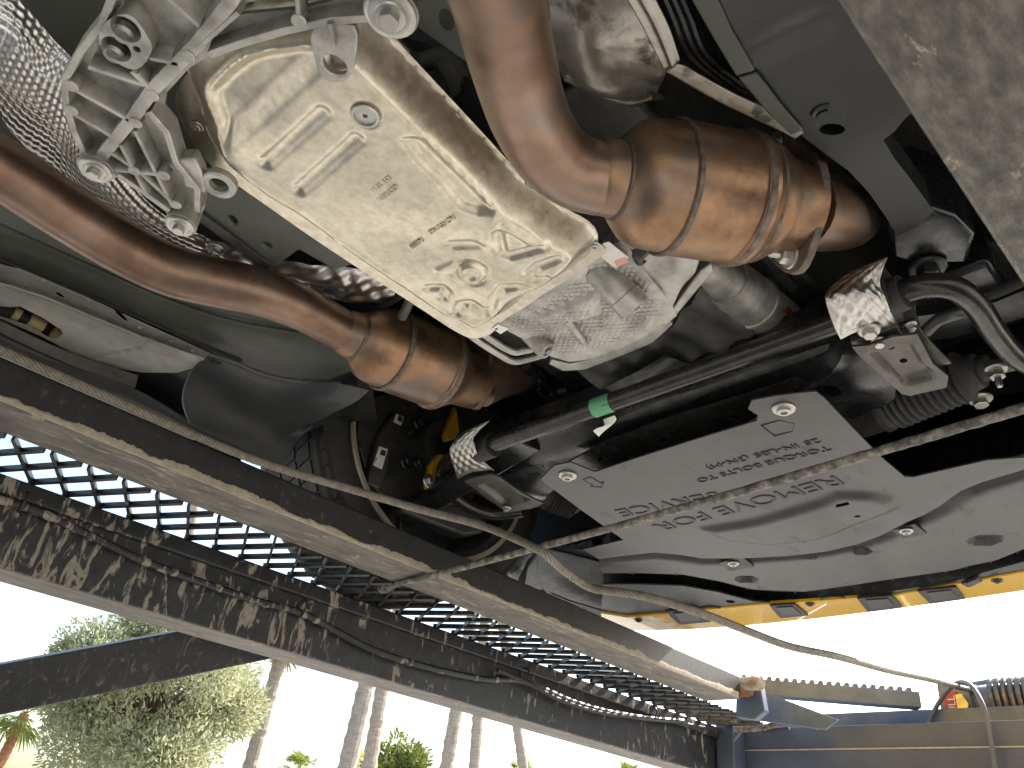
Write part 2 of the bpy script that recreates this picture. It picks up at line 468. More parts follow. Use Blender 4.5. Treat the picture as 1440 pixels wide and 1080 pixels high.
def bolt(p, nrm, r, parent, mat='bolt_zinc', kind='hex', name='bolt'):
    """Flanged bolt head standing on p along nrm, scaled by r (flange radius)."""
    key = (kind, mat)
    if key not in _bolt:
        prof = [(0, 1.0), (.12, 1.0), (.22, .9), (.25, .66)]
        parts = [lathe_data(Vector((0, 0, 0)), Vector((0, 0, 1)), prof, 20)]
        if kind == 'hex':
            parts.append(lathe_data(Vector((0, 0, .2)), Vector((0, 0, .78)), [(0, .62), (.88, .62), (1, .54)], 6))
        elif kind == 'torx':
            parts.append(lathe_data(Vector((0, 0, .2)), Vector((0, 0, .5)), [(0, .62), (.75, .60), (1, .5), (1, .30), (.45, .28)], 16))
        elif kind == 'stud':
            parts.append(lathe_data(Vector((0, 0, .2)), Vector((0, 0, .95)), [(0, .66), (.9, .66), (1, .58)], 6))
            parts.append(lathe_data(Vector((0, 0, .9)), Vector((0, 0, 1.9)), [(0, .30), (.8, .30), (1, .2)], 10))
        vs, fs = join(parts)
        me = mesh_of('bolt', vs, fs); me.materials.append(MATS[mat])
        me.polygons.foreach_set('use_smooth', [True] * len(me.polygons)); me.set_sharp_from_angle(angle=math.radians(35))
        _bolt[key] = me
    o = bpy.data.objects.new(name, _bolt[key]); COL.objects.link(o)
    q = Vector(nrm).to_track_quat('Z', 'Y').to_matrix().to_4x4()
    o.parent = parent; o.matrix_parent_inverse = inv_of(parent)
    o.matrix_basis = Matrix.Translation(p) @ q @ Matrix.Diagonal((r, r, r, 1))
    return o
def lettering(name, body, origin, xdir, ydir, size, mat, parent, depth=.0008, align='LEFT', bevel_d=0, sx=1.0, drape=None):
    cu = bpy.data.curves.new(name, 'FONT'); cu.body = body; cu.size = size; cu.extrude = depth; cu.align_x = align
    cu.resolution_u = 3
    ob = bpy.data.objects.new('tmp_text', cu); COL.objects.link(ob)
    dg = bpy.context.evaluated_depsgraph_get(); dg.update()
    me = bpy.data.meshes.new_from_object(ob.evaluated_get(dg)); bpy.data.objects.remove(ob)
    x = Vector(xdir).normalized(); y = Vector(ydir); y = (y - x * y.dot(x)).normalized(); z = x.cross(y); o = Vector(origin)
    me.transform(Matrix(((x.x * sx, y.x, z.x, o.x), (x.y * sx, y.y, z.y, o.y), (x.z * sx, y.z, z.z, o.z), (0, 0, 0, 1))))
    me.name = name
    if drape is not None:
        co = np.empty(len(me.vertices) * 3); me.vertices.foreach_get('co', co); co = co.reshape(-1, 3)
        co[:, 2] += drape(co[:, :2]); me.vertices.foreach_set('co', co.ravel()); me.update()
    return link(name, me, mat, parent, False)
def rib(name, ln, z, w, h, mat, parent):
    """One tapered rib along a bent line, mitred at the bends."""
    pts = [V3(p, z) for p in ln]; n = len(pts); vs = []; fs = []
    ds = [(b - a).normalized() for a, b in zip(pts[:-1], pts[1:])]
    for i, p in enumerate(pts):
        d = (ds[max(i - 1, 0)] + ds[min(i, n - 2)]).normalized(); s = Vector((-d.y, d.x, 0)).normalized()
        k = 1 / max(.5, abs(Vector((-ds[min(i, n - 2)].y, ds[min(i, n - 2)].x, 0)).normalized().dot(s)))
        e = d * (-.002 if i == 0 else .002 if i == n - 1 else 0)
        for q, zz in ((-.5, h), (-.36, .0012), (-.26, 0), (.26, 0), (.36, .0012), (.5, h)): vs.append(p + e + s * (q * w * k) + Vector((0, 0, zz)))
    for i in range(n - 1):
        for j in range(6): fs.append((i * 6 + j, i * 6 + (j + 1) % 6, (i + 1) * 6 + (j + 1) % 6, (i + 1) * 6 + j))
    fs += [tuple(range(6)), tuple(reversed(range((n - 1) * 6, n * 6)))]
    return link(name, mesh_of(name, vs, fs), mat, parent)
def bars_data(lines, z, w, h, conv=None):
    parts = []
    for ln in lines:
        pts = [V3(p, z) for p in ln]
        for a, b in zip(pts[:-1], pts[1:]):
            d = (b - a); d.z = 0; d.normalize(); s = Vector((-d.y, d.x, 0))
            prof = [(-w * .5, h), (-w * .34, 0), (w * .34, 0), (w * .5, h)]
            vs = [p + s * q + Vector((0, 0, k)) for p in (a - d * w * .3, b + d * w * .3) for q, k in prof]
            fs = [(0, 1, 2, 3), (7, 6, 5, 4)] + [(i, (i + 1) % 4, 4 + (i + 1) % 4, 4 + i) for i in range(4)]
            parts.append((vs, fs))
    return join(parts)
def bars(name, lines, z, w, h, mat, parent):
    for k, ln in enumerate(lines): rib(name, ln, z - .0004 * (k % 5), w, h, mat, parent)
UP = Vector((0, 0, 1)); DN = Vector((0, 0, -1))

def split_letters(o, name='letter'):
    """Every raised letter becomes a piece of its own."""
    bm = bmesh.new(); bm.from_mesh(o.data); bmesh.ops.remove_doubles(bm, verts=bm.verts, dist=1e-6)
    seen = set(); par = o.parent; mat = o.data.materials[0].name
    for v in bm.verts:
        if v in seen: continue
        st = [v]; isl = {v}
        while st:
            for e in st.pop().link_edges:
                for w in e.verts:
                    if w not in isl: isl.add(w); st.append(w)
        seen |= isl; idx = {w: k for k, w in enumerate(isl)}
        fs = [tuple(idx[w] for w in f.verts) for f in bm.faces if f.verts[0] in isl]
        link(name, mesh_of(name, [w.co.copy() for w in idx], fs, False), mat, par, False)
    bm.free(); bpy.data.objects.remove(o)

# ------------------------------------------------------------------ ground
gs = 600.0
g = link('ground', mesh_of('ground', [(-gs, -gs, GROUND_Z), (gs, -gs, GROUND_Z), (gs, gs, GROUND_Z), (-gs, gs, GROUND_Z)], [(0, 1, 2, 3)]), 'concrete', None, False)
g['kind'] = 'structure'

# ------------------------------------------------------------------ car hauler trailer
DECK = .548
trailer = thing('car_hauler', 'black mud-streaked steel car hauler bed with expanded mesh runways under the yellow car', 'trailer', (1.0, .75, GROUND_Z))
def rail_section(name, x0, x1, y0, y1, z0, z1, mats, wall=None):
    """Tube rail; mats = (side material, underside material)."""
    vs, fs = box_data(x0, x1, y0, y1, z0, z1)
    me = mesh_of(name, vs, fs)
    o = link(name, me, mats[0], trailer)
    me.materials.append(MATS[mats[1]])
    for p in me.polygons:
        if p.normal.z < -.5: p.material_index = 1
    bevel(o, .004, 3)
    return o
RI = rail_section('inner_rail', -1.6, 2.345, 1.384, 1.512, .55, .62, ('rail_black', 'rail_mud'))
RN = rail_section('inner_rail', -1.6, 2.345, -.012, .116, .55, .62, ('near_rail', 'near_rail'))
OL = rail_section('outer_rail', -1.6, 2.92, 1.705, 1.816, .381, DECK - .006, ('rail_streaks', 'rail_mud'))
OR = rail_section('outer_rail', -1.6, 2.92, -.316, -.205, .381, DECK - .006, ('rail_streaks', 'rail_mud'))
# rolled lip under the top edge of the outer rail
box('rail_lip', -1.6, 2.78, 1.688, 1.7035, .506, .5415, 'rail_streaks', trailer, .004)
# dried mud crust hanging along the lower edge of the inner rail
def crust(x0, x1, y, z, amp, n, seed):
    r = np.random.default_rng(seed); xs = np.linspace(x0, x1, n); vs = []; fs = []
    oct_ = lambda m: np.interp(xs, np.linspace(x0, x1, m), r.uniform(0, 1, m))
    h = amp * (.15 + 1.5 * oct_(14) ** 1.5 * oct_(60) + .35 * oct_(220) * oct_(40) + .15 * oct_(500) + .08 * r.random(n))
    for i, x in enumerate(xs):
        vs += [(x, y - .0015, z - .0005), (x, y - .003, z + h[i] * .6), (x, y - .0012, z + h[i]), (x, y + .006, z - .002)]
        if i: 
            a = (i - 1) * 4; b = i * 4
            fs += [(a, b, b + 1, a + 1), (a + 1, b + 1, b + 2, a + 2), (a, a + 3, b + 3, b)]
    return vs, fs
vs, fs = crust(-1.0, 2.33, 1.3845, .552, .021, 1600, 3)
M('mud_crust', (.30, .26, .20), [(.42, .37, .29)], 60, 0, .85, .95, .5, 180, bdist=.003)
link('mud_crust', mesh_of('mud_crust', vs, fs), 'mud_crust', RI)
# expanded metal runways
def mesh_deck(y0, y1, x0, x1, phase_x, phase_y):
    px, py, w, h = .065, .068, .0056, .0092
    parts = []
    ny0 = math.floor((y0 - phase_y) / py); ny1 = math.ceil((y1 - phase_y) / py)
    nx0 = math.floor((x0 - phase_x) / px); nx1 = math.ceil((x1 - phase_x) / px)
    for j in range(ny0, ny1):
        for i in range(nx0, nx1):
            ya = phase_y + j * py; yb = ya + py
            xa = phase_x + i * px + (.5 * px if j % 2 else 0)
            for sgn in (1, -1):
                xb = xa + sgn * .5 * px
                a = Vector((xa, max(ya, y0), 0)); b = Vector((xb, yb, 0))
                if yb > y1: b = Vector((xa + (xb - xa) * (y1 - ya) / py, y1, 0))
                if ya < y0: a = Vector((xa + (xb - xa) * (y0 - ya) / py, y0, 0))
                if (b - a).length < .004: continue
                d = (b - a).normalized(); s = Vector((-d.y, d.x, 0)) * w * .5
                k = .0012 * sgn          # strands lie slanted, as they leave the press
                za, zb = DECK - h * .5, DECK + h * .5
                e = .0035
                A0, B0 = a - d * e, b + d * e
                vs = []
                for p in (A0, B0):
                    vs += [p - s + Vector((0, 0, za + k)), p + s + Vector((0, 0, za - k)), p + s + Vector((0, 0, zb - k)), p - s + Vector((0, 0, zb + k))]
                parts.append((vs, [(0, 1, 2, 3), (7, 6, 5, 4), (0, 4, 5, 1), (1, 5, 6, 2), (2, 6, 7, 3), (3, 7, 4, 0)]))
    return join(parts)
for (y0, y1) in ((1.5125, 1.704), (-.204, -.0125)):
    vs, fs = mesh_deck(y0, y1, -1.0 if y0 > 0 else -.2, 2.78, .247, 1.563)
    link('expanded_mesh', mesh_of('expanded_mesh', vs, fs), 'mesh_steel', trailer, False)
# loom clipped along the inner face of the outer rail
def on_rail(u, v, off=.018): return PY(u, v, 1.704 - off)
loom = [on_rail(-80, 690), on_rail(0, 703), on_rail(60, 722), on_rail(130, 755), on_rail(200, 788), on_rail(280, 818), on_rail(360, 845), on_rail(430, 865),
        on_rail(520, 912), on_rail(600, 938), on_rail(680, 955), on_rail(735, 958), on_rail(800, 985), on_rail(850, 1000), on_rail(910, 1010), on_rail(960, 1014)]
tube('wiring_loom', loom, .0085, 'rail_streaks', trailer, 10)
tube('wiring_loom', [on_rail(700, 942, .03), on_rail(745, 962, .03), on_rail(790, 985, .026), on_rail(850, 1003, .022), on_rail(930, 1012, .02), on_rail(1010, 1026, .02), PX(1060, 1028, 2.74), PX(1110, 1024, 2.76)], .006, 'rubber', trailer, 10)
for (u, v) in ((32, 706), (425, 855), (738, 950), (918, 1002)):
    c = on_rail(u, v, .018)
    ring = [c + Vector((0, .016 * math.cos(a) , .02 * math.sin(a))) for a in np.linspace(0, math.tau, 17)]
    tube('cable_clip', ring, .0022, 'black_plastic', trailer, 6, 2)
M('pin_steel', (.22, .15, .11), [(.42, .38, .33)], 30, .4, .45, .6)
# front crossmember with its folded lip, diagonal toothed beam, plates and post
FX = 2.78
box('crossmember', FX, FX + .13, -.204, 1.7035, .385, .55, 'crossmember_sky_tint', trailer, .004)
box('crossmember_seam', FX - .004, FX - .0005, .30, 1.66, .475, .4795, 'mud_crust', trailer, .001)
box('post', 2.70, 2.779, 1.63, 1.70, .40, .60, 'crossmember_sky_tint', trailer, .004)
a, b = P(1040, 966, .635), P(1292, 986, .635)
beam('toothed_beam', a, b, .05, .05, 'sky_tint_steel', trailer, .003)
d = (b - a).normalized(); L = (b - a).length
for k in range(20):
    c = a + d * (L * (k + .5) / 20.6); s = d.cross(UP)
    w = .0085
    prof = [c - d * w - s * .02 + UP * .0255, c + d * w - s * .02 + UP * .0255, c + d * w * .75 - s * .02 + UP * .037, c - d * w * .55 - s * .02 + UP * .037]
    prism('tooth', prof, s * .04, 'sky_tint_steel', trailer)
lathe('hinge_pin', PX(1038, 962, 2.40), PX(1070, 961, 2.36), [(0, .021), (.92, .021), (1, .018)], 'pin_steel', trailer, 20)
lathe('hinge_collar', PX(1040, 968, 2.41), PX(1052, 968, 2.395), [(0, .027), (1, .027)], 'rust', trailer, 18)
prism('hinge_plate', [PX(1036, 952, 2.42), PX(1068, 958, 2.42), PX(1075, 1000, 2.42), PX(1060, 1012, 2.42), PX(1034, 1008, 2.42)], (.03, 0, 0), 'sky_tint_steel', trailer, .003)
prism('gusset_plate', [PX(1058, 965, 2.52), PX(1085, 977, 2.52), PX(1178, 1012, 2.52), PX(1160, 1026, 2.52), PX(1058, 1012, 2.52)], (.012, 0, 0), 'sky_tint_steel', trailer, .002)
tube('brake_pipe', [PX(1035, 1026, 2.66), PX(1075, 1023, 2.66), PX(1105, 1012, 2.66), PX(1130, 1010, 2.66), PX(1152, 1024, 2.70)], .010, 'rod_mud', trailer, 10)
box('winch_plate', 2.95, 2.965, .70, 1.62, .53, .625, 'sky_tint_steel', trailer, .002)
box('winch_tray', 2.915, 3.4, -.1, 1.6, .49, .515, 'sky_tint_steel', trailer, .002)
# winch: drum across the bed, side plate, wound rope
wc = PX(1372, 990, 3.06)
lathe('winch_drum', wc + Vector((0, 0, 0)), wc + Vector((0, -.75, 0)), [(0, .06), (.02, .06), (.02, .055), (1, .055)], 'sky_tint_steel', trailer, 28)
path = [wc + Vector((.074 * math.cos(a), -.06 - .006 * a / 1.0 * .55, .074 * math.sin(a))) for a in np.linspace(0, math.tau * 26, 26 * 20)]
vs, fs = tube_data(path, .0085, 7)
link('wound_rope', mesh_of('wound_rope', vs, fs), 'rope_dark', trailer)
box('winch_side_plate', 2.99, 3.16, wc.y - .01, wc.y + .09, .52, wc.z + .055, 'sky_tint_steel', trailer, .004)
lq = PX(1338, 992, 2.985)
lb = box('winch_label', 2.985, 2.9885, lq.y - .022, lq.y + .022, lq.z - .05, lq.z + .045, 'label_red', trailer, 0)
lettering('winch_lettering', 'BULL', (2.9845, lq.y - .014, lq.z - .045), (0, 0, 1), (0, 1, 0), .034, 'label_white', lb, .0003)
prism('winch_lever', [PX(1343, 977, 2.97), PX(1352, 975, 2.97), PX(1362, 990, 2.97), PX(1356, 1012, 2.97), PX(1344, 1013, 2.97), PX(1346, 995, 2.97)], (.006, 0, 0), 'plate_yellow', trailer, .001)
tube('winch_guard', [(1440 + 40, 950, .78), (1440, 954, .78), (1375, 961, .78), (1340, 972, .77)], .009, 'sky_tint_steel', trailer, 10)
# brace below the outer rail
A_, B_ = PY(-170, 1001, 2.30), PY(420, 885, 1.93)
beam('brace', A_, B_, .10, .108, 'brace_mud', trailer, .004, up=Vector((.1, -.3, 1)))
# muddy rod stretched between the runways
ra, rb = P(540, 826, .545), P(1440, 566, .545)
rb = ra + (rb - ra) * 1.25
n = 160; path = [ra.lerp(rb, k / n) + Vector((rng.normal(0, .0002), rng.normal(0, .0002), rng.normal(0, .0002) - .012 * math.sin(math.pi * k / n))) for k in range(n + 1)]
rad = [.0064 + .0005 * rng.random() for _ in path]
vs, fs = tube_data(path, rad, 12)
rod = link('cross_rod', mesh_of('cross_rod', vs, fs), 'rod_mud', trailer)
lathe('rod_end', ra + Vector((0, .012, 0)), ra + Vector((0, -.028, 0)), [(0, .009), (.12, .014), (.3, .0145), (.32, .010), (.42, .0135), (.6, .0135), (.62, .0095), (.75, .012), (1, .008)], 'rod_mud', rod, 16)

# ------------------------------------------------------------------ winch rope (six twisted strands)
cpts = [PY(-120, 436, 1.368), PY(0, 492, 1.368), PY(130, 549, 1.368), PY(250, 602, 1.366), PY(367, 650, 1.35), PY(480, 684, 1.33), PY(590, 716, 1.27), PY(680, 740, 1.18),
        P(755, 772, .530), P(790, 800, .512), P(830, 826, .50), P(875, 833, .485), P(920, 842, .475), P(985, 862, .465), P(1050, 887, .465), P(1110, 909, .475),
        P(1180, 924, .50), P(1250, 943, .55), P(1310, 956, .615), P(1350, 967, .67), P(1375, 972, .70)]
path = resample(catmull(cpts, 14), .0042)
T, N, B = frames(path)
parts = []
for s in range(6):
    hp = []
    for i, p in enumerate(path):
        a = math.tau * s / 6 + i * .0042 / .062 * math.tau
        hp.append(p + N[i] * (math.cos(a) * .0054) + B[i] * (math.sin(a) * .0054))
    parts.append(tube_data(hp, .0030, 8))
vs, fs = join(parts)
wr = link('winch_rope', mesh_of('winch_rope', vs, fs), 'rope', None, True, 'twisted steel winch rope lying slack along the rail and running to the winch', 0)
wr['category'] = 'rope'
# grey hose looped over the winch
hp = [PX(1302, 1026, 2.93), PX(1318, 992, 2.93), PX(1336, 968, 2.90), PX(1352, 959, 2.86), PX(1368, 967, 2.80), PX(1384, 996, 2.755), PX(1392, 1032, 2.745), PX(1400, 1085, 2.74), PX(1406, 1150, 2.735)]
hz = tube('hose', hp, .0072, 'hose', None, 12, 10)
hz['label'] = 'grey rubber hose bent in a loop over the front crossmember beside the winch'; hz['category'] = 'hose'

# ------------------------------------------------------------------ the car
car = thing('car', 'yellow car seen from below, resting with its front towards the winch on the hauler', 'car', (1.12, .75, DECK))

# --- outer shell -----------------------------------------------------
WX, WY0, WR = 1.137, 1.505, .381            # front axle, inner face of tyre, tyre radius
WZ = DECK + .005 + WR
def side_outline():
    pts = [(-2.55, .85), (-2.60, 1.15), (-2.45, 1.50), (-1.7, 1.58), (-1.05, 1.92), (-.2, 1.95), (.55, 1.58), (1.5, 1.50), (2.02, 1.30), (2.13, 1.0), (2.06, .80), (1.56, .76)]
    arch = [(WX + .43 * math.cos(a), WZ + .43 * math.sin(a)) for a in np.linspace(-.42, math.pi + .42, 17)]
    pts += arch + [(.66, .755), (-1.20, .755)]
    arch2 = [(-1.70 + .43 * math.cos(a), WZ + .43 * math.sin(a)) for a in np.linspace(-.42, math.pi + .42, 17)]
    return pts + arch2
so = side_outline()
for y, s in ((1.815, -1), (-.315, 1)):
    prism('body_side', [Vector((x, y, z)) for x, z in so], (0, s * .02, 0), 'yellow_paint', car)
    prism('inner_skin', [Vector((x, y + s * .021, z)) for x, z in so], (0, s * .01, 0), 'paint_black', car)
top = [(-2.55, .85), (-2.60, 1.15), (-2.45, 1.50), (-1.7, 1.58), (-1.05, 1.92), (-.2, 1.95), (.55, 1.58), (1.5, 1.50), (2.02, 1.30), (2.13, 1.0)]
vs = []; fs = []
ys = [-.316, -.2, .2, .75, 1.3, 1.7, 1.816]
for i, (x, z) in enumerate(top):
    for y in ys:
        k = (y - .75) / 1.066
        vs.append((x - (.22 * k * k if i > 7 else 0), y, z + .04 * (1 - k * k)))
for i in range(len(top) - 1):
    for j in range(len(ys) - 1):
        a = i * len(ys) + j; fs.append((a, a + 1, a + len(ys) + 1, a + len(ys)))
o = link('body_top', mesh_of('body_top', vs, fs), 'yellow_paint', car); m = o.modifiers.new('s', 'SOLIDIFY'); m.thickness = .01; o.data.materials.append(MATS['paint_black']); m.material_offset = 1; m.offset = -1
# inner dark structure that closes the underside
box('floor_pan', -2.5, .46, -.2, 1.70, .985, 1.0, 'primer', car, 0)
box('firewall', .46, .48, -.2, 1.70, .92, 1.5, 'paint_black', car, 0)
for y0, y1 in ((-.05, -.03), (1.42, 1.44)):
    box('inner_wing', .48, 2.0, y0, y1, 1.05, 1.48, 'paint_black', car, 0)
box('engine_block', .50, 1.45, .46, 1.04, .93, 1.4, 'cast_dark', car, .01)
box('engine_bay_cover', .48, 1.98, -.03, 1.42, 1.42, 1.44, 'paint_black', car, 0)

# --- bumper lip, undertrays -----------------------------------------
lipb = [(845, 878), (872, 887), (960, 886), (1050, 880), (1150, 870), (1250, 858), (1350, 844), (1440, 831), (1540, 816), (1640, 800)]
lipt = [(1640, 764), (1540, 786), (1440, 806), (1350, 822), (1260, 838), (1150, 846), (1060, 852), (960, 862), (880, 868), (845, 862)]
ZB = .695
bumper = sheet('bumper', lipb + lipt, 'yellow_paint', car, ZB, .012, bev=.003, label='yellow front bumper lip')
ew = [P(u, v, ZB) for u, v in lipb]
ew += [Vector((p.x + .01, 1.5 - p.y, ZB)) for p in sorted(ew, key=lambda p: p.y) if 1.5 - p.y < ew[-1].y - .05]
edge = catmull(ew, 6); vs = []; fs = []
prof = [(0, .002), (.012, .006), (.022, .022), (.018, .06), (-.02, .12), (-.03, .3), (-.07, .55)]
for i, p in enumerate(edge):
    for dx, dz in prof: vs.append((p.x + dx, p.y, p.z + dz))
for i in range(len(edge) - 1):
    for j in range(len(prof) - 1):
        a = i * len(prof) + j; fs.append((a, a + len(prof), a + len(prof) + 1, a + 1))
o = link('bumper_face', mesh_of('bumper_face', vs, fs), 'yellow_paint', bumper); m = o.modifiers.new('s', 'SOLIDIFY'); m.thickness = .003; o.data.materials.append(MATS['paint_black']); m.material_offset = 1; m.offset = -1
# black clips hooked over the lip
for quad in ([(935, 860), (978, 857), (1000, 875), (955, 879)], [(1082, 852), (1118, 850), (1137, 866), (1097, 870)], [(1205, 842), (1255, 838), (1270, 855), (1220, 861)],
             [(1290, 832), (1345, 826), (1358, 843), (1308, 850)], [(1352, 822), (1376, 812), (1382, 818), (1362, 827)]):
    o = sheet('clip', quad, 'black_plastic', bumper, ZB - .006, .006, bev=.002)
    c = [sum(q[k] for q in quad) / 4 for k in (0, 1)]
    sheet('clip_pad', [(c[0] + (u - c[0]) * .62, c[1] + (v - c[1]) * .62) for u, v in quad], 'tray_plastic', bumper, ZB - .009, .0035, bev=.001)
for u, v in ((898, 872), (1139, 849), (1402, 816)): bolt(P(u, v, ZB - .001), DN, .012, bumper, 'bolt_dark', 'torx', 'rivet')
# front tray: from the wavy seam to the lip, with its upstanding dark rib
seam = [(840, 788), (880, 784), (920, 780), (955, 783), (987, 788), (1040, 787), (1110, 782), (1160, 776), (1205, 766), (1240, 754), (1275, 737), (1300, 727), (1321, 716), (1337, 704), (1352, 694), (1380, 682), (1440, 663), (1520, 640)]
seam_x = seam + [(1640, 606)]
ribl = [(1640, 712), (1520, 745), (1440, 772), (1400, 788), (1362, 796), (1340, 802), (1270, 812), (1190, 824), (1131, 832), (1060, 829), (1010, 817), (960, 808), (900, 806), (848, 806)]
ZF = .700
sx = [xy(q, ZF) for q in seam]
def front_h(X):
    d = polydist(X, sx)
    h = .030 * np.exp(-(d / .018) ** 2)
    for (u, v), r in (((1138, 780), .03), ((1212, 776), .02), ((1385, 760), .032), ((1050, 815), .028)):
        c = np.array(xy((u, v), ZF)); q = np.linalg.norm(X - c, axis=1); h = h + .014 * sstep(r, r * .75, q)
    return h
front_tray = sheet('front_tray', seam_x + ribl, 'tray_plastic', car, ZF, .004, front_h, .008)
for (u, v) in ((1031, 791), (1274, 745)):
    c = P(u, v, ZF - .004)
    sheet('clip_pocket', [(u - 20, v + 1), (u + 12, v - 8), (u + 30, v + 6), (u - 4, v + 13)], 'black_plastic', front_tray, ZF - .0035, .003, bev=.001)
    bolt(c + Vector((0, 0, -.002)), DN, .014, front_tray, 'bolt_zinc', 'torx')
# rib wall and its stiffeners
rl = [P(u, v, ZF) for u, v in ribl[1:]]; rl = catmull(rl, 5)
vs = [p for p in rl] + [p + Vector((.028, 0, .020)) for p in rl]; nn = len(rl)
o = link('tray_rib', mesh_of('tray_rib', vs, [(i, i + 1, nn + i + 1, nn + i) for i in range(nn - 1)]), 'black_plastic', car); m = o.modifiers.new('s', 'SOLIDIFY'); m.thickness = .004
for k in range(6, nn - 4, 5):
    p = rl[k]; beam('rib_stiffener', p + Vector((.002, 0, -.0005)), p + Vector((.026, 0, .017)), .004, .006, 'black_plastic', o, .001)
lip_in = [(848, 822), (900, 822), (960, 824), (1010, 833), (1060, 846), (1131, 850), (1190, 841), (1270, 829), (1340, 818), (1380, 806), (1440, 790), (1520, 765), (1640, 732)]
sheet('lip_tray', lip_in + [(1640, 768), (1520, 792), (1440, 812), (1370, 824), (1340, 823), (1290, 833), (1255, 838), (1180, 844), (1131, 849), (1120, 862), (1060, 866), (1000, 863), (930, 872), (845, 872)], 'tray_plastic', car, ZB + .006, .004, None, .02, bev=.001,
      holes=[(1027, 846, .014, .012), (1095, 843, .006, .006)])
for u, v in ((1000, 857), (1172, 843)):
    c = P(u, v, ZB + .004)
    tube('tray_ring', [c + Vector((.026 * math.cos(a), .03 * math.sin(a), 0)) for a in np.linspace(0, math.tau, 21)], .0025, 'black_plastic', car, 6, 2)
# corner fairings between tray and wheel
sheet('corner_fairing', [(775, 835), (800, 845), (850, 860), (930, 845), (945, 858), (880, 870), (840, 880), (790, 850)], 'black_plastic', car, .705, .004, None, .02)
sheet('bumper_backing', [(735, 842), (742, 800), (765, 770), (850, 775), (960, 790), (960, 876), (850, 884), (790, 866)], 'black_plastic', car, .742, .01)  # black backing sheet added to close the gap to the sky
sheet('corner_fairing', [(760, 770), (842, 790), (850, 800), (848, 832), (800, 838), (770, 838), (755, 810)], 'black_plastic', car, [0.735][0], .004, None, .02)
# service panel with its stamped words
sp = [(760, 673), (780, 654), (803, 650), (817, 656), (837, 664), (950, 629), (1064, 592), (1066, 584), (1052, 575), (1057, 563), (1090, 556), (1127, 551), (1147, 549), (1158, 557), (1240, 643), (1272, 671), (1284, 672), (1388, 648), (1440, 644), (1530, 636)]
sp += [(u, v - 1) for u, v in reversed(seam[1:])] + [(842, 787), (820, 773), (877, 760), (850, 740)]
ZP = .690
bx = [xy(q, ZP) for q in [(980, 742), (1060, 728), (1150, 702), (1175, 690), (1230, 692), (1258, 700), (1268, 712)]]
bx2 = [xy(q, ZP) for q in [(1268, 712), (1230, 730), (1150, 756), (1080, 764), (1020, 758), (980, 742)]]
pad = np.array(bx + bx2)
def panel_h(X):
    ins = inside([tuple(q) for q in pad], X); d = polydist(X, [tuple(q) for q in pad], True)
    sd = np.where(ins, d, -d)
    h = -.010 * sstep(-.004, .022, sd)
    c = np.array(xy((1215, 735), ZP)); h += .004 * np.exp(-(np.linalg.norm(X - c, axis=1) / .05) ** 2)
    h += .003 * np.sin(X[:, 1] * 9 + 1) * np.sin(X[:, 0] * 7)
    s = polydist(X, [xy(q, ZP) for q in seam]); h += .001 * np.exp(-(s / .012) ** 2)
    return h
panel = sheet('service_panel', sp, 'tray_plastic', car, ZP, .003, panel_h, .009, holes=[[(1174, 703), (1192, 699), (1194, 703), (1176, 707)], (1205, 720, .006, .006)], label='grey plastic service panel lettered REMOVE FOR SERVICE')
for u, v in ((1102, 574), (798, 668)): bolt(P(u, v, ZP - .0015), DN, .019, panel, 'bolt_zinc', 'torx')
def word(body, p, q, size, sxs=1.0):
    a = P(*p, ZP); b = P(*q, ZP); d = b - a; z = panel_h(np.array([[(a.x + b.x) / 2, (a.y + b.y) / 2]]))[0]
    a.z = ZP - .0004
    return lettering('lettering', body, a, d, Vector((1, 0, 0)), size, 'letter_shade', panel, .0012, 'LEFT', sx=sxs, drape=panel_h)
MATS['letter_groove'] = MATS['black_plastic']
split_letters(word('REMOVE FOR', (1176, 668), (925, 736), .058, 1.25))
split_letters(word('SERVICE', (1008, 692), (832, 722), .056, 1.15))
word('TORQUE BOLTS TO', (1164, 626), (985, 674), .023, 1.3)['kind'] = 'stuff'
word('25 IN-LBS (3N-M)', (1150, 615), (975, 662), .023, 1.3)['kind'] = 'stuff'
def outline_icon(c, pts, s):
    c0 = P(*c, ZP - .0012)
    q = [c0 + Vector((x * s, y * s, 0)) for x, y in pts]; q.append(q[0])
    tube('icon', q, .0009, 'black_plastic', panel, 5, 1, smooth=False)
outline_icon((1095, 602), [(-1, -.6), (0, -1.3), (1, -.6), (1, .9), (-1, .9)], .022)
outline_icon((834, 678), [(-1, -.5), (.6, -.5), (.6, -.9), (1.4, 0), (.6, .9), (.6, .5), (-1, .5)], .020)

# --- subframe crossmember -------------------------------------------
cm = [(640, 640), (690, 640), (760, 612), (870, 580), (1000, 537), (1165, 484), (1205, 482), (1262, 520), (1258, 560), (1225, 600), (1190, 585), (1150, 570), (1120, 560), (1060, 562), (1030, 596), (960, 625), (880, 650), (815, 668), (770, 690), (760, 712), (715, 718), (660, 690)]
def cm_h(X):
    ln = [xy(q, .775) for q in [(770, 655), (850, 640), (950, 600), (1040, 570), (1100, 556), (1140, 535), (1180, 505)]]
    d = polydist(X, ln); h = -.012 * np.exp(-(d / .008) ** 2)
    y = X[:, 1]; h += .02 * sstep(.30, .12, np.abs(y - .75) * .5 + 0 * y) * 0
    ln2 = [xy(q, .775) for q in [(690, 650), (870, 590), (1160, 492)]]
    h += .03 * sstep(.06, .0, polydist(X, ln2))
    c = np.array(xy((1200, 540), .775)); h -= .012 * np.exp(-(np.linalg.norm(X - c, axis=1) / .05) ** 2)
    c = np.array(xy((760, 690), .775)); h -= .012 * np.exp(-(np.linalg.norm(X - c, axis=1) / .05) ** 2)
    return h
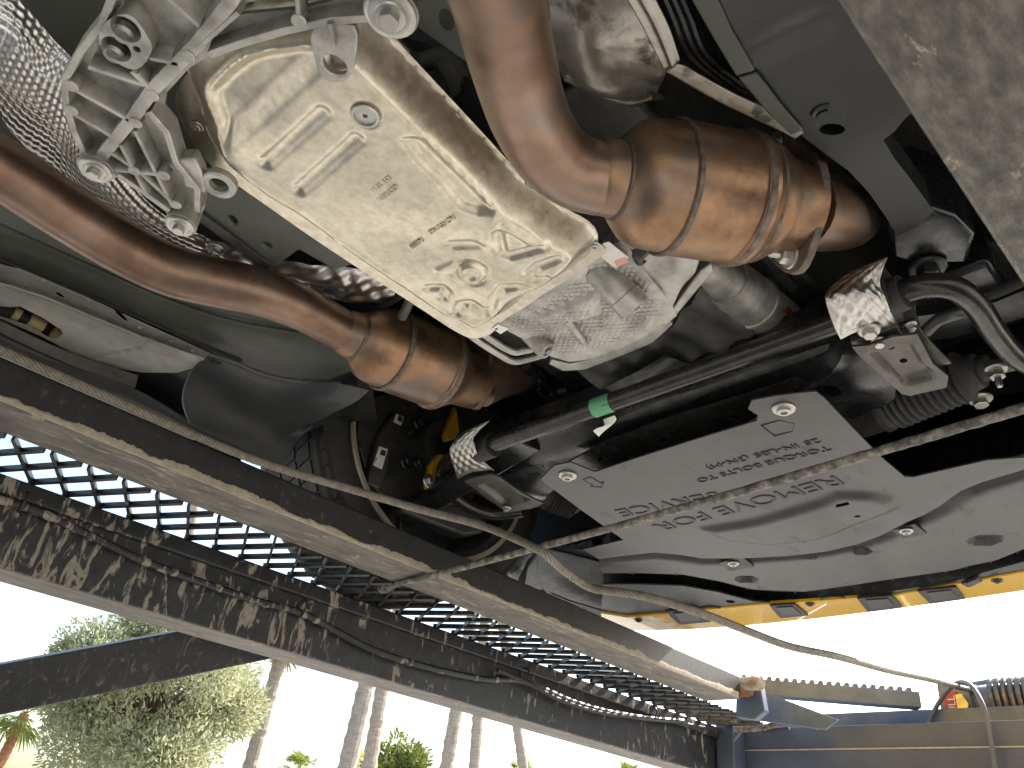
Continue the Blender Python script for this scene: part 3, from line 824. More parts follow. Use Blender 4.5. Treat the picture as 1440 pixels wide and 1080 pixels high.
sub = sheet('subframe', cm, 'paint_black', car, .775, .06, cm_h, .012, holes=[(1168, 546, .020, .016, .3), (1022, 567, .006, .006), (930, 618, .012, .008), (822, 648, .010, .008), [(838, 644), (846, 641), (848, 646), (840, 649)]])
sheet('subframe_flange', [(800, 650), (850, 622), (935, 590), (1060, 552), (1120, 532), (1135, 540), (1075, 572), (1060, 590), (980, 622), (880, 655), (835, 662)], 'bar_black', sub, .748, .004, None, .02, holes=[(928, 620, .012, .008), (1028, 586, .012, .009), [(838, 646), (846, 643), (848, 648), (840, 651)]], bev=.001)
box('subframe_rear_beam', 1.10, 1.18, .20, 1.30, .86, .93, 'paint_black', car, .01)

# --- anti-roll bar ----------------------------------------------------
ZS = .752
bar = tube('sway_bar', [(640, 640, .80), (623, 660, .80), (628, 684, .79), (650, 706, .78), (690, 722, .78), (735, 718, .79)], .0165, 'bar_black', car, 18, 10)
tube('sway_bar', [(648, 644, .765), (690, 626, ZS), (850, 569, ZS), (1000, 516, ZS), (1160, 459, ZS), (1215, 436, ZS), (1262, 414, ZS), (1300, 402, ZS), (1340, 405, ZS), (1372, 428, ZS), (1398, 466, ZS), (1428, 500, ZS), (1470, 522, ZS), (1520, 540, ZS)], [.0175] * 14, 'bar_black', car, 20, 10)
# paper tags round the bar
c0, c1 = P(836, 574, ZS), P(862, 565, ZS)
tg = lathe('tag', c0, c1, [(0, .0182), (1, .0182)], 'label_green', car, 24, False)
for k in range(4):
    lettering('tag_print', 'UV1R8' if k == 0 else '1 11 1', P(852, 570, ZS - .0192) + Vector((-.004 + .0035 * k, -.012, .0012 * abs(k - 1))), Vector((0, 1, 0)), Vector((1, 0, 0)), .007 if k == 0 else .004, 'label_ink', tg, .0002)
patch('tag', [[(848, 590, .735), (864, 584, .735)], [(850, 598, .722), (866, 592, .728)], [(840, 602, .715), (850, 606, .715)], [(834, 606, .712), (842, 614, .708)]], 'label_white', car, 8, 12, t=.0006)

# bar clamps: dimpled heat covers over brackets
def dimples(pitch, amp, rows=None):
    def f(a, b, A):
        x, y = A[..., 0] / pitch, A[..., 1] / pitch
        return amp * (np.cos(math.tau * x) * np.cos(math.tau * y))
    return f
def dimples_ab(na, nb, amp):
    def f(a, b, A):
        e = np.minimum(np.minimum(a, 1 - a), np.minimum(b, 1 - b)); w = sstep(.05, .12, e)
        return amp * w * np.cos(math.tau * a * na) * np.cos(math.tau * b * nb)
    return f
M('clamp_foil', (.40, .385, .36), [(.50, .485, .455)], 30, 1.0, .34, .42)
def mirror_y(p): return Vector((p.x, 1.496 - p.y, p.z))
cover_net = [[(1196, 382, .772), (1222, 372, .772), (1248, 362, .770)], [(1164, 408, .745), (1205, 394, .745), (1237, 396, .748)], [(1162, 425, .726), (1208, 414, .720), (1246, 422, .728)], [(1172, 456, .720), (1214, 440, .718), (1256, 446, .730)], [(1182, 477, .722), (1216, 464, .724), (1270, 470, .738)]]
patch('clamp_cover', cover_net,
      'clamp_foil', car, 130, 130, dimples_ab(4.5, 5.0, .0014), .0015, label='shiny dimpled heat cover on the clamp nearest the near rail')
patch('clamp_cover', [[(x[0], x[1], zz) for x in zm(360, 520, 3, r)] for r, zz in (([(870, 265), (925, 238), (985, 215)], .772), ([(832, 308), (880, 280), (922, 280)], .752), ([(818, 345), (870, 325), (922, 318)], .737), ([(832, 400), (885, 380), (945, 372)], .732), ([(850, 460), (915, 430), (1005, 425)], .735))],
      'clamp_foil', car, 130, 130, dimples_ab(4.5, 5.0, .0013), .0015, label='small shiny dimpled heat cover on the far clamp')
def clamp_plate(pts, z, holes, label=None):
    q = np.array([xy(p, z) for p in pts]); c = q.mean(0)
    ridge = [tuple(c + (k - c) * .62) for k in q]
    def h(X):
        ins = inside(ridge, X); d = polydist(X, ridge, True); return .010 * sstep(-.004, .005, np.where(ins, d, -d))
    return sheet('clamp_bracket', pts, 'cast_aluminium' if 0 else 'bar_bracket', car, z, .004, h, .005, holes=holes)
M('bar_bracket', (.055, .052, .046), [(.10, .093, .082)], 30, .5, .32, .5, .1, 150, bdist=.002)
clamp_plate([(1198, 488), (1222, 486), (1255, 474), (1290, 470), (1312, 512), (1334, 530), (1331, 545), (1279, 557), (1268, 554), (1206, 498)], .715, [(1254, 496, .0065, .0055), (1272, 515, .0065, .0055)])
clamp_plate([(653, 677), (668, 672), (690, 667), (702, 671), (735, 694), (764, 708), (748, 715), (714, 721), (706, 716)], .725, [])
box('clamp_block', 1.0 - .07, 1.0 - .01, .30, .36, .73, .80, 'rubber', car, .006)
tube('clamp_bushing', [(1250, 420, ZS), (1272, 410, ZS)], .026, 'rubber', car, 20, 2)
tube('clamp_bushing', [(672, 634, ZS), (694, 625, ZS)], .026, 'rubber', car, 20, 2)
sheet('clamp_tab', [(1196, 482), (1262, 458), (1268, 470), (1200, 494)], 'bar_bracket', car, .728, .012, bev=.002)
for u, v, r in ((1222, 464, .016), (1236, 480, .012)): bolt(P(u, v, .722), DN, r, car, 'bolt_zinc')
bolt(P(1277, 458, .74), Vector((.3, -.3, -1)), .013, car, 'bolt_zinc')
bolt(P(712, 714, .722), DN, .011, car, 'bolt_zinc')
patch('clamp_strut', [[(1268, 430, .77), (1283, 426, .77)], [(1274, 455, .75), (1290, 450, .75)], [(1284, 476, .738), (1300, 470, .738)], [(1318, 514, .725), (1338, 510, .725)]], 'bar_bracket', car, 8, 20, None, .004)
tube('brake_hose', [(1302, 466, .80), (1320, 450, .80), (1345, 441, .80), (1372, 432, .82)], .010, 'cast_dark', car, 12)

# --- steering: rack boots, tie rods, column joint ---------------------
def boot(a, b, r, n, parent=car):
    prof = [(0, r * .95), (.20, r * .97), (.21, r * 1.0), (.235, r * 1.04), (.26, r * .98)]
    for k in range(n):
        t = .28 + .56 * k / n; w = .56 / n; rr = r * (1.05 - .10 * k / n)
        prof += [(t, rr * .86), (t + w * .25, rr * 1.0), (t + w * .5, rr * 1.05), (t + w * .75, rr * 1.0)]
    prof += [(.85, r * .72), (.93, r * .66), (.94, r * .5), (1, r * .46)]
    return lathe('rack_boot', a, b, prof, 'rubber', parent, 36, True, None, 60)
ZR = .800
boot(P(1205, 585, ZR), P(1392, 515, ZR), .045, 11)
lathe('rack_boot_clamp', P(1238, 573, ZR), P(1244, 571, ZR), [(0, .046), (0, .0475), (1, .0475), (1, .046)], 'bar_bracket', car, 32)
tube('tie_rod', [(1380, 520, ZR), (1440, 508, ZR), (1520, 495, ZR)], .013, 'cast_dark', car, 14, 4)
bolt(P(1400, 519, ZR - .012), DN, .018, car, 'bolt_zinc', 'stud', 'nut')
bolt(P(1378, 560, ZR - .02), DN, .020, car, 'bolt_zinc', 'hex', 'nut')
boot(P(760, 683, .815), P(820, 706, .80), .050, 8)
lathe('rack_housing', Vector((1.10, .40, .82)), Vector((1.10, 1.12, .82)), [(0, .032), (.4, .034), (.5, .036), (1, .032)], 'cast_dark', car, 24)
tube('steering_shaft', [(738, 512, .90), (756, 533, .92)], .012, 'paint_black', car, 12, 2)
yoke = P(775, 548, .93)
for s in (-1, 1):
    beam('steering_yoke', P(756, 533 + 6 * s, .92), P(790, 560 + 8 * s, .94), .012, .034, 'paint_black', car, .003)
lathe('steering_joint', P(768, 556, .93), P(800, 549, .935), [(0, .022), (1, .022)], 'paint_black', car, 16)
tube('steering_shaft', [(790, 556, .94), (850, 590, .97)], .016, 'paint_black', car, 12, 2)

# --- gearbox pan ------------------------------------------------------
ZPN = .722
floor_px = [(283, 135), (300, 108), (337, 78), (385, 66), (440, 62), (480, 72), (505, 95), (593, 183), (650, 240), (710, 300), (745, 322), (775, 344), (806, 362), (800, 380), (762, 408), (722, 426), (697, 450), (668, 465), (645, 455), (620, 445), (560, 405), (493, 360), (420, 307), (370, 277), (316, 234), (303, 205), (298, 180)]
flo = [xy(q, ZPN) for q in floor_px]
fl_s = [(p.x, p.y) for p in catmull([Vector((a, b, 0)) for a, b in flo], 5, True)]
cen = np.mean(fl_s, 0)
outer_pan = []
for i, (a, b) in enumerate(fl_s):
    p0, p1 = np.array(fl_s[i - 1]), np.array(fl_s[(i + 1) % len(fl_s)]); t = p1 - p0; t /= np.linalg.norm(t); nrm = np.array((t[1], -t[0]))
    if np.dot(nrm, np.array((a, b)) - cen) < 0: nrm = -nrm
    outer_pan.append((a + nrm[0] * .030, b + nrm[1] * .030))
def L(*pts): return [xy(q, ZPN) for q in pts]
grooves = [(L((374, 230), (453, 158)), .0085, .005), (L((421, 267), (500, 197)), .0085, .005),
           (L((637, 347), (670, 346)), .009, .004), (L((700, 330), (706, 358), (718, 362), (770, 346)), .008, .0055), (L((785, 364), (756, 376), (743, 388), (752, 397), (768, 394)), .008, .0055),
           (L((775, 400), (750, 411), (728, 404), (706, 405), (694, 420), (690, 438)), .008, .0055), (L((688, 446), (672, 436), (662, 428), (648, 430), (641, 443)), .008, .0055),
           (L((604, 405), (622, 404), (629, 412), (624, 420)), .007, .005)]
ridges = [(L((678, 340), (698, 308)), .010, .004), (L((640, 372), (618, 380)), .007, .003), (L((716, 322), (752, 343)), .006, .003), (L((470, 340), (560, 398)), .006, .002), (L((745, 318), (778, 348)), .010, .005)]
rec = L((568, 200), (600, 196), (625, 215), (648, 236), (672, 268), (694, 296), (672, 300), (650, 292), (615, 252), (585, 225))
stp = L((297, 190), (420, 70))
def pan_h(X):
    ins = inside(fl_s, X); d = polydist(X, fl_s, True); sd = np.where(ins, -d, d)
    h = .043 * (.35 * sstep(-.012, .028, sd) + .65 * np.clip((sd + .006) / .034, 0, 1))
    inn = sstep(.002, -.022, sd)
    a, b = np.array(stp[0]), np.array(stp[1]); t = (b - a) / np.linalg.norm(b - a); nr = np.array((-t[1], t[0]))
    if np.dot(nr, np.array(xy((300, 100), ZPN)) - a) < 0: nr = -nr
    s = (X - a) @ nr
    f = .017 * sstep(-.036, -.004, s)
    for pl, w, amp in grooves: f += amp * np.exp(-(polydist(X, pl) / w) ** 3)
    for pl, w, amp in ridges: f -= amp * np.exp(-(polydist(X, pl) / w) ** 2)
    dr = polydist(X, rec, True); f += .009 * sstep(-.008, .008, np.where(inside(rec, X), dr, -dr))
    for (u, v), r, amp in (((662, 385), .021, -.0040), ((514, 163), .020, .003)):
        q = np.linalg.norm(X - np.array(xy((u, v), ZPN)), axis=1); f += amp * sstep(r, r * .7, q)
    q = np.linalg.norm(X - np.array(xy((662, 385), ZPN)), axis=1); f += .0035 * np.exp(-((q - .0235) / .004) ** 2) + .003 * sstep(.012, .006, q)
    f += .0012 * np.sin(X[:, 0] * 31 + 2 * np.sin(X[:, 1] * 17)) + .0008 * np.sin(X[:, 1] * 43 + X[:, 0] * 19)
    return h + f * inn
gearbox_pan = sheet('gearbox_pan', [Vector((a, b, ZPN)) for a, b in outer_pan], 'pan_steel', car, None, .0012, pan_h, .0034, label='bright pressed steel gearbox oil pan')
ZFL = .764
flange_px = [(247, 148), (252, 122), (266, 102), (290, 80), (337, 64), (400, 46), (455, 34), (500, 38), (522, 44), (545, 62), (575, 92), (600, 120), (640, 158), (700, 216), (760, 270), (822, 328), (847, 346), (850, 356), (838, 366), (800, 392), (764, 414), (735, 434), (706, 452), (690, 470), (665, 476), (640, 466), (600, 440), (520, 388), (440, 335), (380, 293), (330, 258), (300, 236), (280, 212), (260, 182)]
gf = sheet('pan_flange', flange_px, 'pan_steel', gearbox_pan, ZFL, .010, smooth_out=4, bev=.002)
for u, v in ((277, 178), (304, 80), (520, 60), (638, 165), (748, 260), (836, 345), (330, 232)):
    bolt(P(u, v, ZFL - .0015), DN, .0085, gearbox_pan, 'bolt_zinc', 'torx')
pc = P(514, 162, ZPN)
lathe('drain_plug', pc + Vector((0, 0, .006)), pc + Vector((0, 0, -.004)), [(0, .0165), (.9, .0165), (1, .0155), (1, .013), (.75, .0125), (.75, .003), (.2, .003)], 'bolt_zinc', gearbox_pan, 28)
def stamp(body, p, q, size):
    a = P(*p, ZPN); b = P(*q, ZPN); a.z += float(pan_h(np.array([[a.x, a.y]]))[0]) - .0010
    lettering('stamping', body, a, b - a, P(q[0] + 8, q[1] + 10, ZPN) - P(*q, ZPN), size, 'pan_steel', gearbox_pan, .0011)
stamp('ACHTUNG', (637, 300), (600, 326), .011)
stamp('GETRIEBE', (556, 258), (515, 290), .010)
stamp('151 20 61', (546, 246), (500, 282), .010)
stamp('A//////', (592, 334), (560, 356), .012)

# --- gearbox case with hatched cover ---------------------------------
def case_h(X):
    c = X[:, 1]; return 0 * c
case_px = [(690, 462), (735, 432), (800, 388), (838, 362), (858, 346), (884, 352), (918, 398), (944, 428), (952, 446), (930, 458), (905, 474), (868, 492), (830, 508), (800, 514), (775, 508), (740, 486)]
ZC = .772
ax0 = np.array(xy((760, 400), ZC)); cyc = .665
tri = [xy(q, ZC) for q in [(755, 447), (835, 412), (838, 440), (770, 462)]]
def case_relief(X):
    h = .35 * (X[:, 1] - cyc) ** 2 
    pass
    d = polydist(X, tri, True); h -= .010 * sstep(-.012, .010, np.where(inside(tri, X), d, -d))
    u = (X[:, 0] + X[:, 1] * .55) / .0105; v = (X[:, 0] - X[:, 1] * .75) / .0105      # knurled hatch
    m = sstep(0, .012, polydist(X, tri, True)) * sstep(.0, .03, polydist(X, [xy(q, ZC) for q in case_px], True))
    g = np.maximum(np.exp(-((u - np.round(u)) / .14) ** 2), np.exp(-((v - np.round(v)) / .14) ** 2))
    h += .0022 * g * m
    return h
case = sheet('gearbox_case', case_px, 'cast_aluminium', car, ZC, .02, case_relief, .0018)
bell_px = [(858, 346), (884, 330), (930, 342), (960, 352), (985, 360), (978, 380), (962, 402), (945, 428), (918, 400), (884, 354)]
sheet('bell_housing', bell_px, 'cast_aluminium', car, .778, .03, lambda X: .008 * np.sin(X[:, 0] * 60) * np.sin(X[:, 1] * 45), .008, bev=.002)
sheet('bell_flange', [(928, 448), (950, 430), (985, 382), (1000, 372), (1004, 382), (975, 416), (945, 452), (934, 462)], 'cast_aluminium', car, .776, .02, bev=.003)
sheet('bell_flange', [(800, 512), (830, 506), (905, 470), (938, 448), (946, 456), (918, 482), (870, 502), (822, 520), (792, 522), (772, 512), (776, 506)], 'cast_aluminium', car, .795, .012, bev=.001)
def boss(p0, p1, r0, r1, z0, z1, mat='cast_aluminium'):
    a, b = P(*p0, z0), P(*p1, z1)
    return lathe('boss', a, b, [(0, r0 * .5), (.03, r0 * .9), (.1, r0), (.7, r1), (.72, r1 * 1.08), (.95, r1 * 1.08), (1, r1 * .98), (1, r1 * .62), (.8, r1 * .6)], mat, case, 28)
boss((838, 372), (893, 434), .026, .024, .792, .742)
bolt(P(890, 431, .746), P(893, 434, .742) - P(838, 372, .792), .012, case, 'bolt_zinc')
boss((740, 468), (770, 494), .014, .0155, .80, .762)
bolt(P(768, 492, .765), P(770, 494, .762) - P(740, 468, .80), .009, case, 'bolt_zinc')
beam('case_rib', P(798, 448, .770), P(824, 482, .776), .012, .016, 'cast_aluminium', case, .004)
lab = sheet('paper_label', [(848, 342), (856, 340), (884, 362), (866, 378), (846, 362)], 'label_white', case, .768, .001)
sheet('label_print', [(864, 368), (880, 362), (884, 368), (868, 376)], 'label_pink', lab, .7672, .0006)
sheet('identity_tag', [(692, 462), (700, 456), (716, 462), (704, 470)], 'label_white', case, .762, .002, holes=[(698, 463, .003, .003)])
boss((892, 340), (912, 362), .020, .018, .80, .778, 'cast_dark')
lettering('casting_mark', 'VVVV', P(898, 394, .7745), P(915, 418, .77) - P(898, 394, .77), P(905, 388, .77) - P(915, 396, .77), .014, 'cast_aluminium', case, .001)
# cooler pipes
for k, off in enumerate((0, 15)):
    tube('cooler_pipe', [(640 + off * 1.6, 452 + off * .2, .785), (668 + off * 1.4, 476, .785), (705 + off, 500 - off * .4, .785), (722 + off, 508 - off, .787), (738 + off * .6, 506 - off, .79), (760, 500 - off, .80)], .0065, 'cast_aluminium', car, 10)
# dark ribbed sump in front of the bell housing
def sump_h(X): return .006 * np.sin(X[:, 1] * 95 + X[:, 0] * 20) + .25 * (X[:, 1] - .68) ** 2
sheet('oil_sump', [(800, 520), (870, 500), (925, 476), (950, 452), (980, 415), (1005, 395), (1040, 440), (1060, 470), (1000, 510), (940, 530), (880, 560), (850, 556)], 'cast_dark', car, .835, .03, sump_h, .010)
patch('sump_guard', [[(850, 545, .815), (900, 520, .815), (935, 500, .815)], [(868, 556, .81), (915, 530, .80), (950, 505, .80)], [(880, 562, .815), (930, 540, .815), (975, 515, .82)]], 'cast_dark', car, 16, 16, None, .002)
# starter
sa, sb = P(1018, 392, .86), P(1098, 458, .90)
lathe('starter_motor', sa, sb, [(0, .025), (.02, .040), (.45, .046), (.46, .048), (.5, .048), (.51, .045), (.88, .045), (.89, .047), (.93, .047), (1, .034)], 'cast_aluminium', car, 32)
lathe('starter_motor_nose', P(985, 368, .83), sa + (sb - sa) * .1, [(0, .022), (.7, .034), (1, .036)], 'cast_aluminium', car, 24)
lathe('starter_terminal', P(1072, 448, .868), P(1078, 449, .862), [(0, .008), (1, .008)], 'cream_plastic', car, 14)
sheet('starter_guard', [(1060, 350), (1072, 342), (1122, 405), (1112, 412)], 'paint_black', car, .84, .012, bev=.002)
sheet('red_cap', [(1076, 458), (1100, 440), (1116, 446), (1086, 462)], 'red_plastic', car, .86, .02, bev=.003)

# --- exhausts ---------------------------------------------------------
def converter(name, a, b, prof, bands, lab):
    o = lathe(name, a, b, prof, 'converter_steel', car, 56, True, lab, 50)
    ax = (b - a).normalized(); Ln = (b - a).length
    for t, w, r in bands:
        lathe('weld_band', a + ax * (t - w) * Ln, a + ax * (t + w) * Ln, [(0, r), (.2, r + .0028), (.5, r + .0032), (.8, r + .0028), (1, r)], 'weld', o, 48, False)
    return o
# right side
rp = [(668, -170, .60), (684, -70, .64), (702, 0, .672), (719, 80, .70), (742, 158, .718), (772, 212, .725), (806, 240, .728), (848, 252, .730)]
tube('exhaust_pipe', rp, [.0445] * 8, 'exhaust_steel', car, 30, 12, label='brown heat-stained exhaust pipe beside the gearbox pan')
ca, cb = P(836, 247, .728), P(1124, 294, .784)
cat_r = converter('catalytic_converter', ca, cb, [(0, .040), (.03, .046), (.10, .047), (.13, .060), (.18, .074), (.23, .0785), (.30, .080), (.33, .0815), (.345, .083), (.36, .083), (.64, .083), (.645, .086), (.70, .086), (.71, .082), (.78, .078), (.84, .068), (.88, .063), (1.0, .062)],
          [(.105, .014, .047), (.34, .016, .0825), (.665, .022, .0845), (.74, .01, .078)], 'large copper-brown catalytic converter nearest the lens')
axd = (cb - ca).normalized()
def on_plane(u, v, c, ax):
    r = Vector(ray(u, v)); return r * (c.dot(ax) / r.dot(ax))
def flange(c, ax, e1, e2, w, parent, hole=.05):
    """Two-bolt exhaust flange: lozenge plate square to ax, ears at e1 / e2."""
    c = c.lerp((e1 + e2) / 2, .6); s = (e2 - e1).normalized(); s = (s - ax * s.dot(ax)).normalized(); t = ax.cross(s); Lh = (e2 - e1).length / 2
    pts = []
    for k in range(28):
        a = math.tau * k / 28; x = math.cos(a); y = math.sin(a)
        r = w * .80
        qx = x * r; qy = y * r
        if abs(x) > .5: qx = math.copysign(r * .5 + (abs(x) - .5) / .5 * (Lh + .018 - r * .5), x); qy = y * r * (1 - (abs(x) - .5) * .55)
        pts.append(c + s * qx + t * qy)
    return prism('exhaust_flange', pts, ax * .012, 'weld', parent, .002), (e1, e2)
fc = cb - axd * .012
fl, ears = flange(fc, axd, on_plane(1090, 204, fc, axd), on_plane(1112, 360, fc, axd), .092, cat_r)
for e in ears: bolt(e, -axd, .018, cat_r, 'bolt_zinc', 'stud', 'nut')
tube('exhaust_downpipe', [cb, P(1165, 300, .82), P(1190, 300, .88)], .052, 'exhaust_steel', car, 22, 6)
# left side
lp = [(-200, 130, .76), (-90, 184, .765), (0, 236, .77), (90, 296, .775), (170, 346, .78), (240, 380, .785), (310, 398, .79), (370, 412, .795), (430, 436, .80), (490, 470, .805)]
tube('exhaust_pipe', lp, [.0440, .044, .0435, .0435, .043, .043, .042, .041, .039, .037], 'exhaust_steel', car, 30, 12, label='brown exhaust pipe running along the dimpled heat shield')
ca, cb = P(478, 464, .803), P(672, 540, .850)
cat_l = converter('catalytic_converter', ca, cb, [(0, .035), (.04, .042), (.10, .044), (.14, .056), (.20, .070), (.26, .0745), (.32, .076), (.34, .078), (.35, .079), (.66, .079), (.665, .082), (.71, .082), (.72, .078), (.78, .068), (.84, .058), (1, .054)],
          [(.10, .014, .044), (.335, .016, .078), (.69, .02, .0805)], 'smaller-looking catalytic converter above the tyre')
axl = (cb - ca).normalized()
fc = cb - axl * .012
fl, ears = flange(fc, axl, on_plane(652, 452, fc, axl), on_plane(664, 547, fc, axl), .080, cat_l)
for e in ears: bolt(e, -axl, .017, cat_l, 'bolt_zinc', 'stud', 'nut')
tube('exhaust_downpipe', [cb, P(700, 528, .89), P(730, 520, .94)], .050, 'exhaust_steel', car, 22, 6)
tube('oxygen_sensor', [(578, 420, .82), (566, 445, .825)], .009, 'cast_dark', car, 12, 2)

# pressed seam down the near pipe
seamp = [(700, -10, .672), (716, 75, .70), (734, 150, .718), (752, 190, .722)]
for off in (-9, 9):
    sp_ = []
    for u, v, z in seamp:
        c = P(u + off * .8, v + off * .25, z); n_ = (-c).normalized(); sp_.append(c + n_ * (.0432 if abs(off) else .044))
    tube('pipe_seam', sp_, .0016, 'weld', car, 8)
for u, v, z in ((704, 8, .674), (712, 50, .69), (724, 92, .704), (733, 140, .716)):
    c = P(u, v, z); n_ = (-c).normalized(); c = c + n_ * .0438
    lathe('pipe_dimple', c - n_ * .004, c + n_ * .0009, [(0, .0078), (.8, .0072), (1, .005), (.9, .002)], 'weld', car, 16)

# --- cast gearbox crossmember -----------------------------------------
def q3(*pts): return zm(0, 0, 3, pts)
ZK = .705
br_out = q3((480, -90), (420, 110), (330, 230), (268, 330), (262, 400), (275, 470), (300, 560), (350, 660), (345, 740), (420, 770), (500, 745), (600, 815), (700, 890), (720, 960), (790, 985), (830, 930), (862, 880), (862, 800), (830, 700), (740, 660), (712, 560), (690, 470), (700, 395), (800, 285), (880, 238), (1010, 195), (1200, 138), (1400, 95), (1560, 85), (1700, 110), (1760, 70), (1720, -60), (1500, -160), (900, -220))
cross = sheet('gearbox_crossmember', br_out, 'cast_aluminium', car, ZK + .022, .006, None, .02,
              holes=[q3((1000, 30), (1060, 5), (1380, -25), (1420, 0), (1240, 40), (1000, 62)), q3((560, 580), (600, 570), (640, 660), (680, 720), (650, 740), (600, 690)), q3((690, 750), (725, 860), (690, 880), (640, 780)), q3((500, 660), (560, 720), (500, 725))],
              label='cast aluminium ribbed gearbox crossmember')
def bars3(name, lines, w, h, z=ZK): return bars(name, [q3(*l) for l in lines], z, w, h, 'cast_aluminium', cross)
bars3('main_rib', [[(1010, -60), (960, 30), (830, 190), (640, 385), (560, 500), (430, 660)]], .020, .024)
bars3('edge_rib', [[(490, -60), (425, 110), (335, 225), (276, 330), (270, 400), (283, 470), (310, 560), (360, 665)], [(500, 745), (600, 812), (705, 890)], [(830, 890), (830, 800), (740, 690), (700, 560), (630, 480)], [(890, 232), (1010, 190), (1200, 135), (1400, 92), (1560, 82)], [(1780, -40), (1400, -60), (1000, -70)]], .011, .026)
bars3('cross_rib', [[(285, 365), (560, 520)], [(285, 470), (490, 590)], [(380, 290), (600, 360)], [(700, -10), (830, 105)], [(560, 310), (600, 350)], [(640, 250), (740, 270)], [(580, 320), (650, 400)],
                    [(470, 650), (590, 730), (740, 870)], [(480, 720), (680, 740)], [(510, 620), (620, 830)], [(570, 560), (720, 860)], [(1250, -40), (1260, 90)], [(840, 200), (1000, 60)]], .0075, .024)
# boss plate with two bores
sheet('boss_plate', q3((500, 65), (560, 70), (620, 150), (640, 210), (600, 280), (540, 290), (450, 230), (415, 160), (440, 100)), 'cast_aluminium', cross, ZK - .002, .024, smooth_out=3, bev=.003,
      holes=[(530 / 3, 125 / 3, .0155, .0155), (490 / 3, 208 / 3, .0155, .0155), (577 / 3, 208 / 3, .004, .004)])
for u, v in ((530, 125), (490, 208)):
    c = P(u / 3, v / 3, ZK + .016); lathe('bore_plug', c, c + Vector((0, 0, -.012)), [(0, .012), (.7, .012), (1, .009)], 'cast_aluminium', cross, 20)
for u, v, r in ((405, 712, .0225), (762, 948, .021), (1650, 58, .0275)):
    c = P(u / 3, v / 3, ZK - .004)
    lathe('bolt_boss', c + Vector((0, 0, .03)), c, [(0, r * .95), (1, r)], 'cast_aluminium', cross, 26)
    lathe('washer', c, c + DN * .005, [(0, r * .92), (.7, r * .92), (1, r * .84), (1, r * .7)], 'bolt_zinc', cross, 26)
    bolt(c + DN * .0035, DN, r * .62, cross, 'bolt_zinc')
for u, v in ((300, 365), (300, 468), (790, 240), (570, 520), (640, 405), (740, 865), (690, 742), (565, 722), (1260, 92), (1700, 72)):
    c = P(u / 3, v / 3, ZK - .001); lathe('ejector_pad', c + Vector((0, 0, .012)), c + DN * .001, [(0, .008), (.9, .008), (1, .0065)], 'cast_aluminium', cross, 14)
# hanger ears
def ear(c, r, ri, tail, z):
    cc = P(*c, z); pts = [cc + Vector((r * math.cos(a), r * math.sin(a), 0)) for a in np.linspace(0, math.tau, 25)[:-1]]
    hole = [(cc.x + ri * math.cos(a), cc.y + ri * math.sin(a)) for a in np.linspace(0, math.tau, 21)[:-1]]
    return sheet('hanger_ear', pts, 'cast_aluminium', cross, z, .012, bev=.002, holes=[[Vector((a, b, z)) for a, b in hole]])
ear((307, 262), .0225, .0125, None, ZK + .004)
sheet('hanger_arm', q3((745, 672), (820, 672), (850, 730), (870, 820), (780, 790)), 'cast_aluminium', cross, ZK + .003, .02, bev=.003)
sheet('hanger_arm', zm(260, 0, 3, [(538, 120), (715, 110), (718, 260), (690, 330), (640, 352), (590, 335), (550, 270)]), 'cast_aluminium', cross, ZK + .001, .010, smooth_out=3, bev=.002, holes=[(260 + 632 / 3, 278 / 3, .0135, .0115)])
bars('hanger_rib', [zm(260, 0, 3, [(612, 110), (625, 190)])], ZK - .007, .008, .012, 'cast_aluminium', cross)

# --- heat shields -----------------------------------------------------
def foil_noise(A, amp, f=60):
    x, y = A[..., 0] * f, A[..., 1] * f
    return amp * (np.sin(x + 1.3 * np.sin(y * .7)) * np.sin(y * 1.2 + 1.1 * np.sin(x * .6)) + .5 * np.sin(2.3 * x + y))
def shield_disp(a, b, A):
    p = .0125
    su = np.cumsum(np.linalg.norm(np.diff(A, axis=0, prepend=A[:1]), axis=2), axis=0)[:, A.shape[1] // 2][:, None] + 0 * a
    sv = np.cumsum(np.linalg.norm(np.diff(A, axis=1, prepend=A[:, :1]), axis=2), axis=1)
    x = (su + sv) / p * .5; y = (su - sv) / p * .5
    d = .0016 * np.cos(math.tau * x) * np.cos(math.tau * y)
    k = sstep(.60, .70, a)
    return d * (1 - k) * sstep(0, .05, b) * sstep(0, .05, 1 - b) + k * foil_noise(A, .003, 90)
patch('heat_shield', [[(-60, -60, .90), (20, -6, .90), (75, 55, .89), (112, 100, .87), (150, 205, .86), (215, 290, .85), (300, 338, .85), (400, 366, .86), (520, 380, .87), (560, 395, .88)],
                      [(-90, 30, .87), (10, 50, .86), (50, 110, .85), (90, 170, .845), (130, 240, .84), (205, 308, .84), (300, 355, .845), (400, 385, .85), (500, 400, .86), (555, 412, .87)],
                      [(-120, 110, .85), (-30, 130, .84), (20, 190, .84), (80, 250, .84), (140, 295, .84), (215, 335, .84), (300, 375, .845), (390, 408, .85), (480, 424, .86), (550, 428, .87)]],
      'shield_foil', car, 620, 130, shield_disp, 0, label='dimpled foil heat shield along the far exhaust pipe')
bolt(P(304, 350, .842), DN, .016, car, 'bolt_zinc', 'stud')
# tunnel member between pan and far exhaust
def ch(X): return 0 * X[:, 0]
tm = sheet('tunnel_member', [(262, 268), (330, 262), (365, 272), (420, 315), (480, 356), (500, 372), (470, 380), (420, 352), (385, 378), (360, 368), (305, 325), (275, 300)], 'primer', car, .835, .02, bev=.004, holes=[(327, 310, .011, .006, .7), (375, 345, .007, .006)])
sheet('tunnel_flange', [(280, 298), (380, 372), (376, 380), (360, 372), (272, 306)], 'cast_dark', tm, .828, .006, bev=.001)
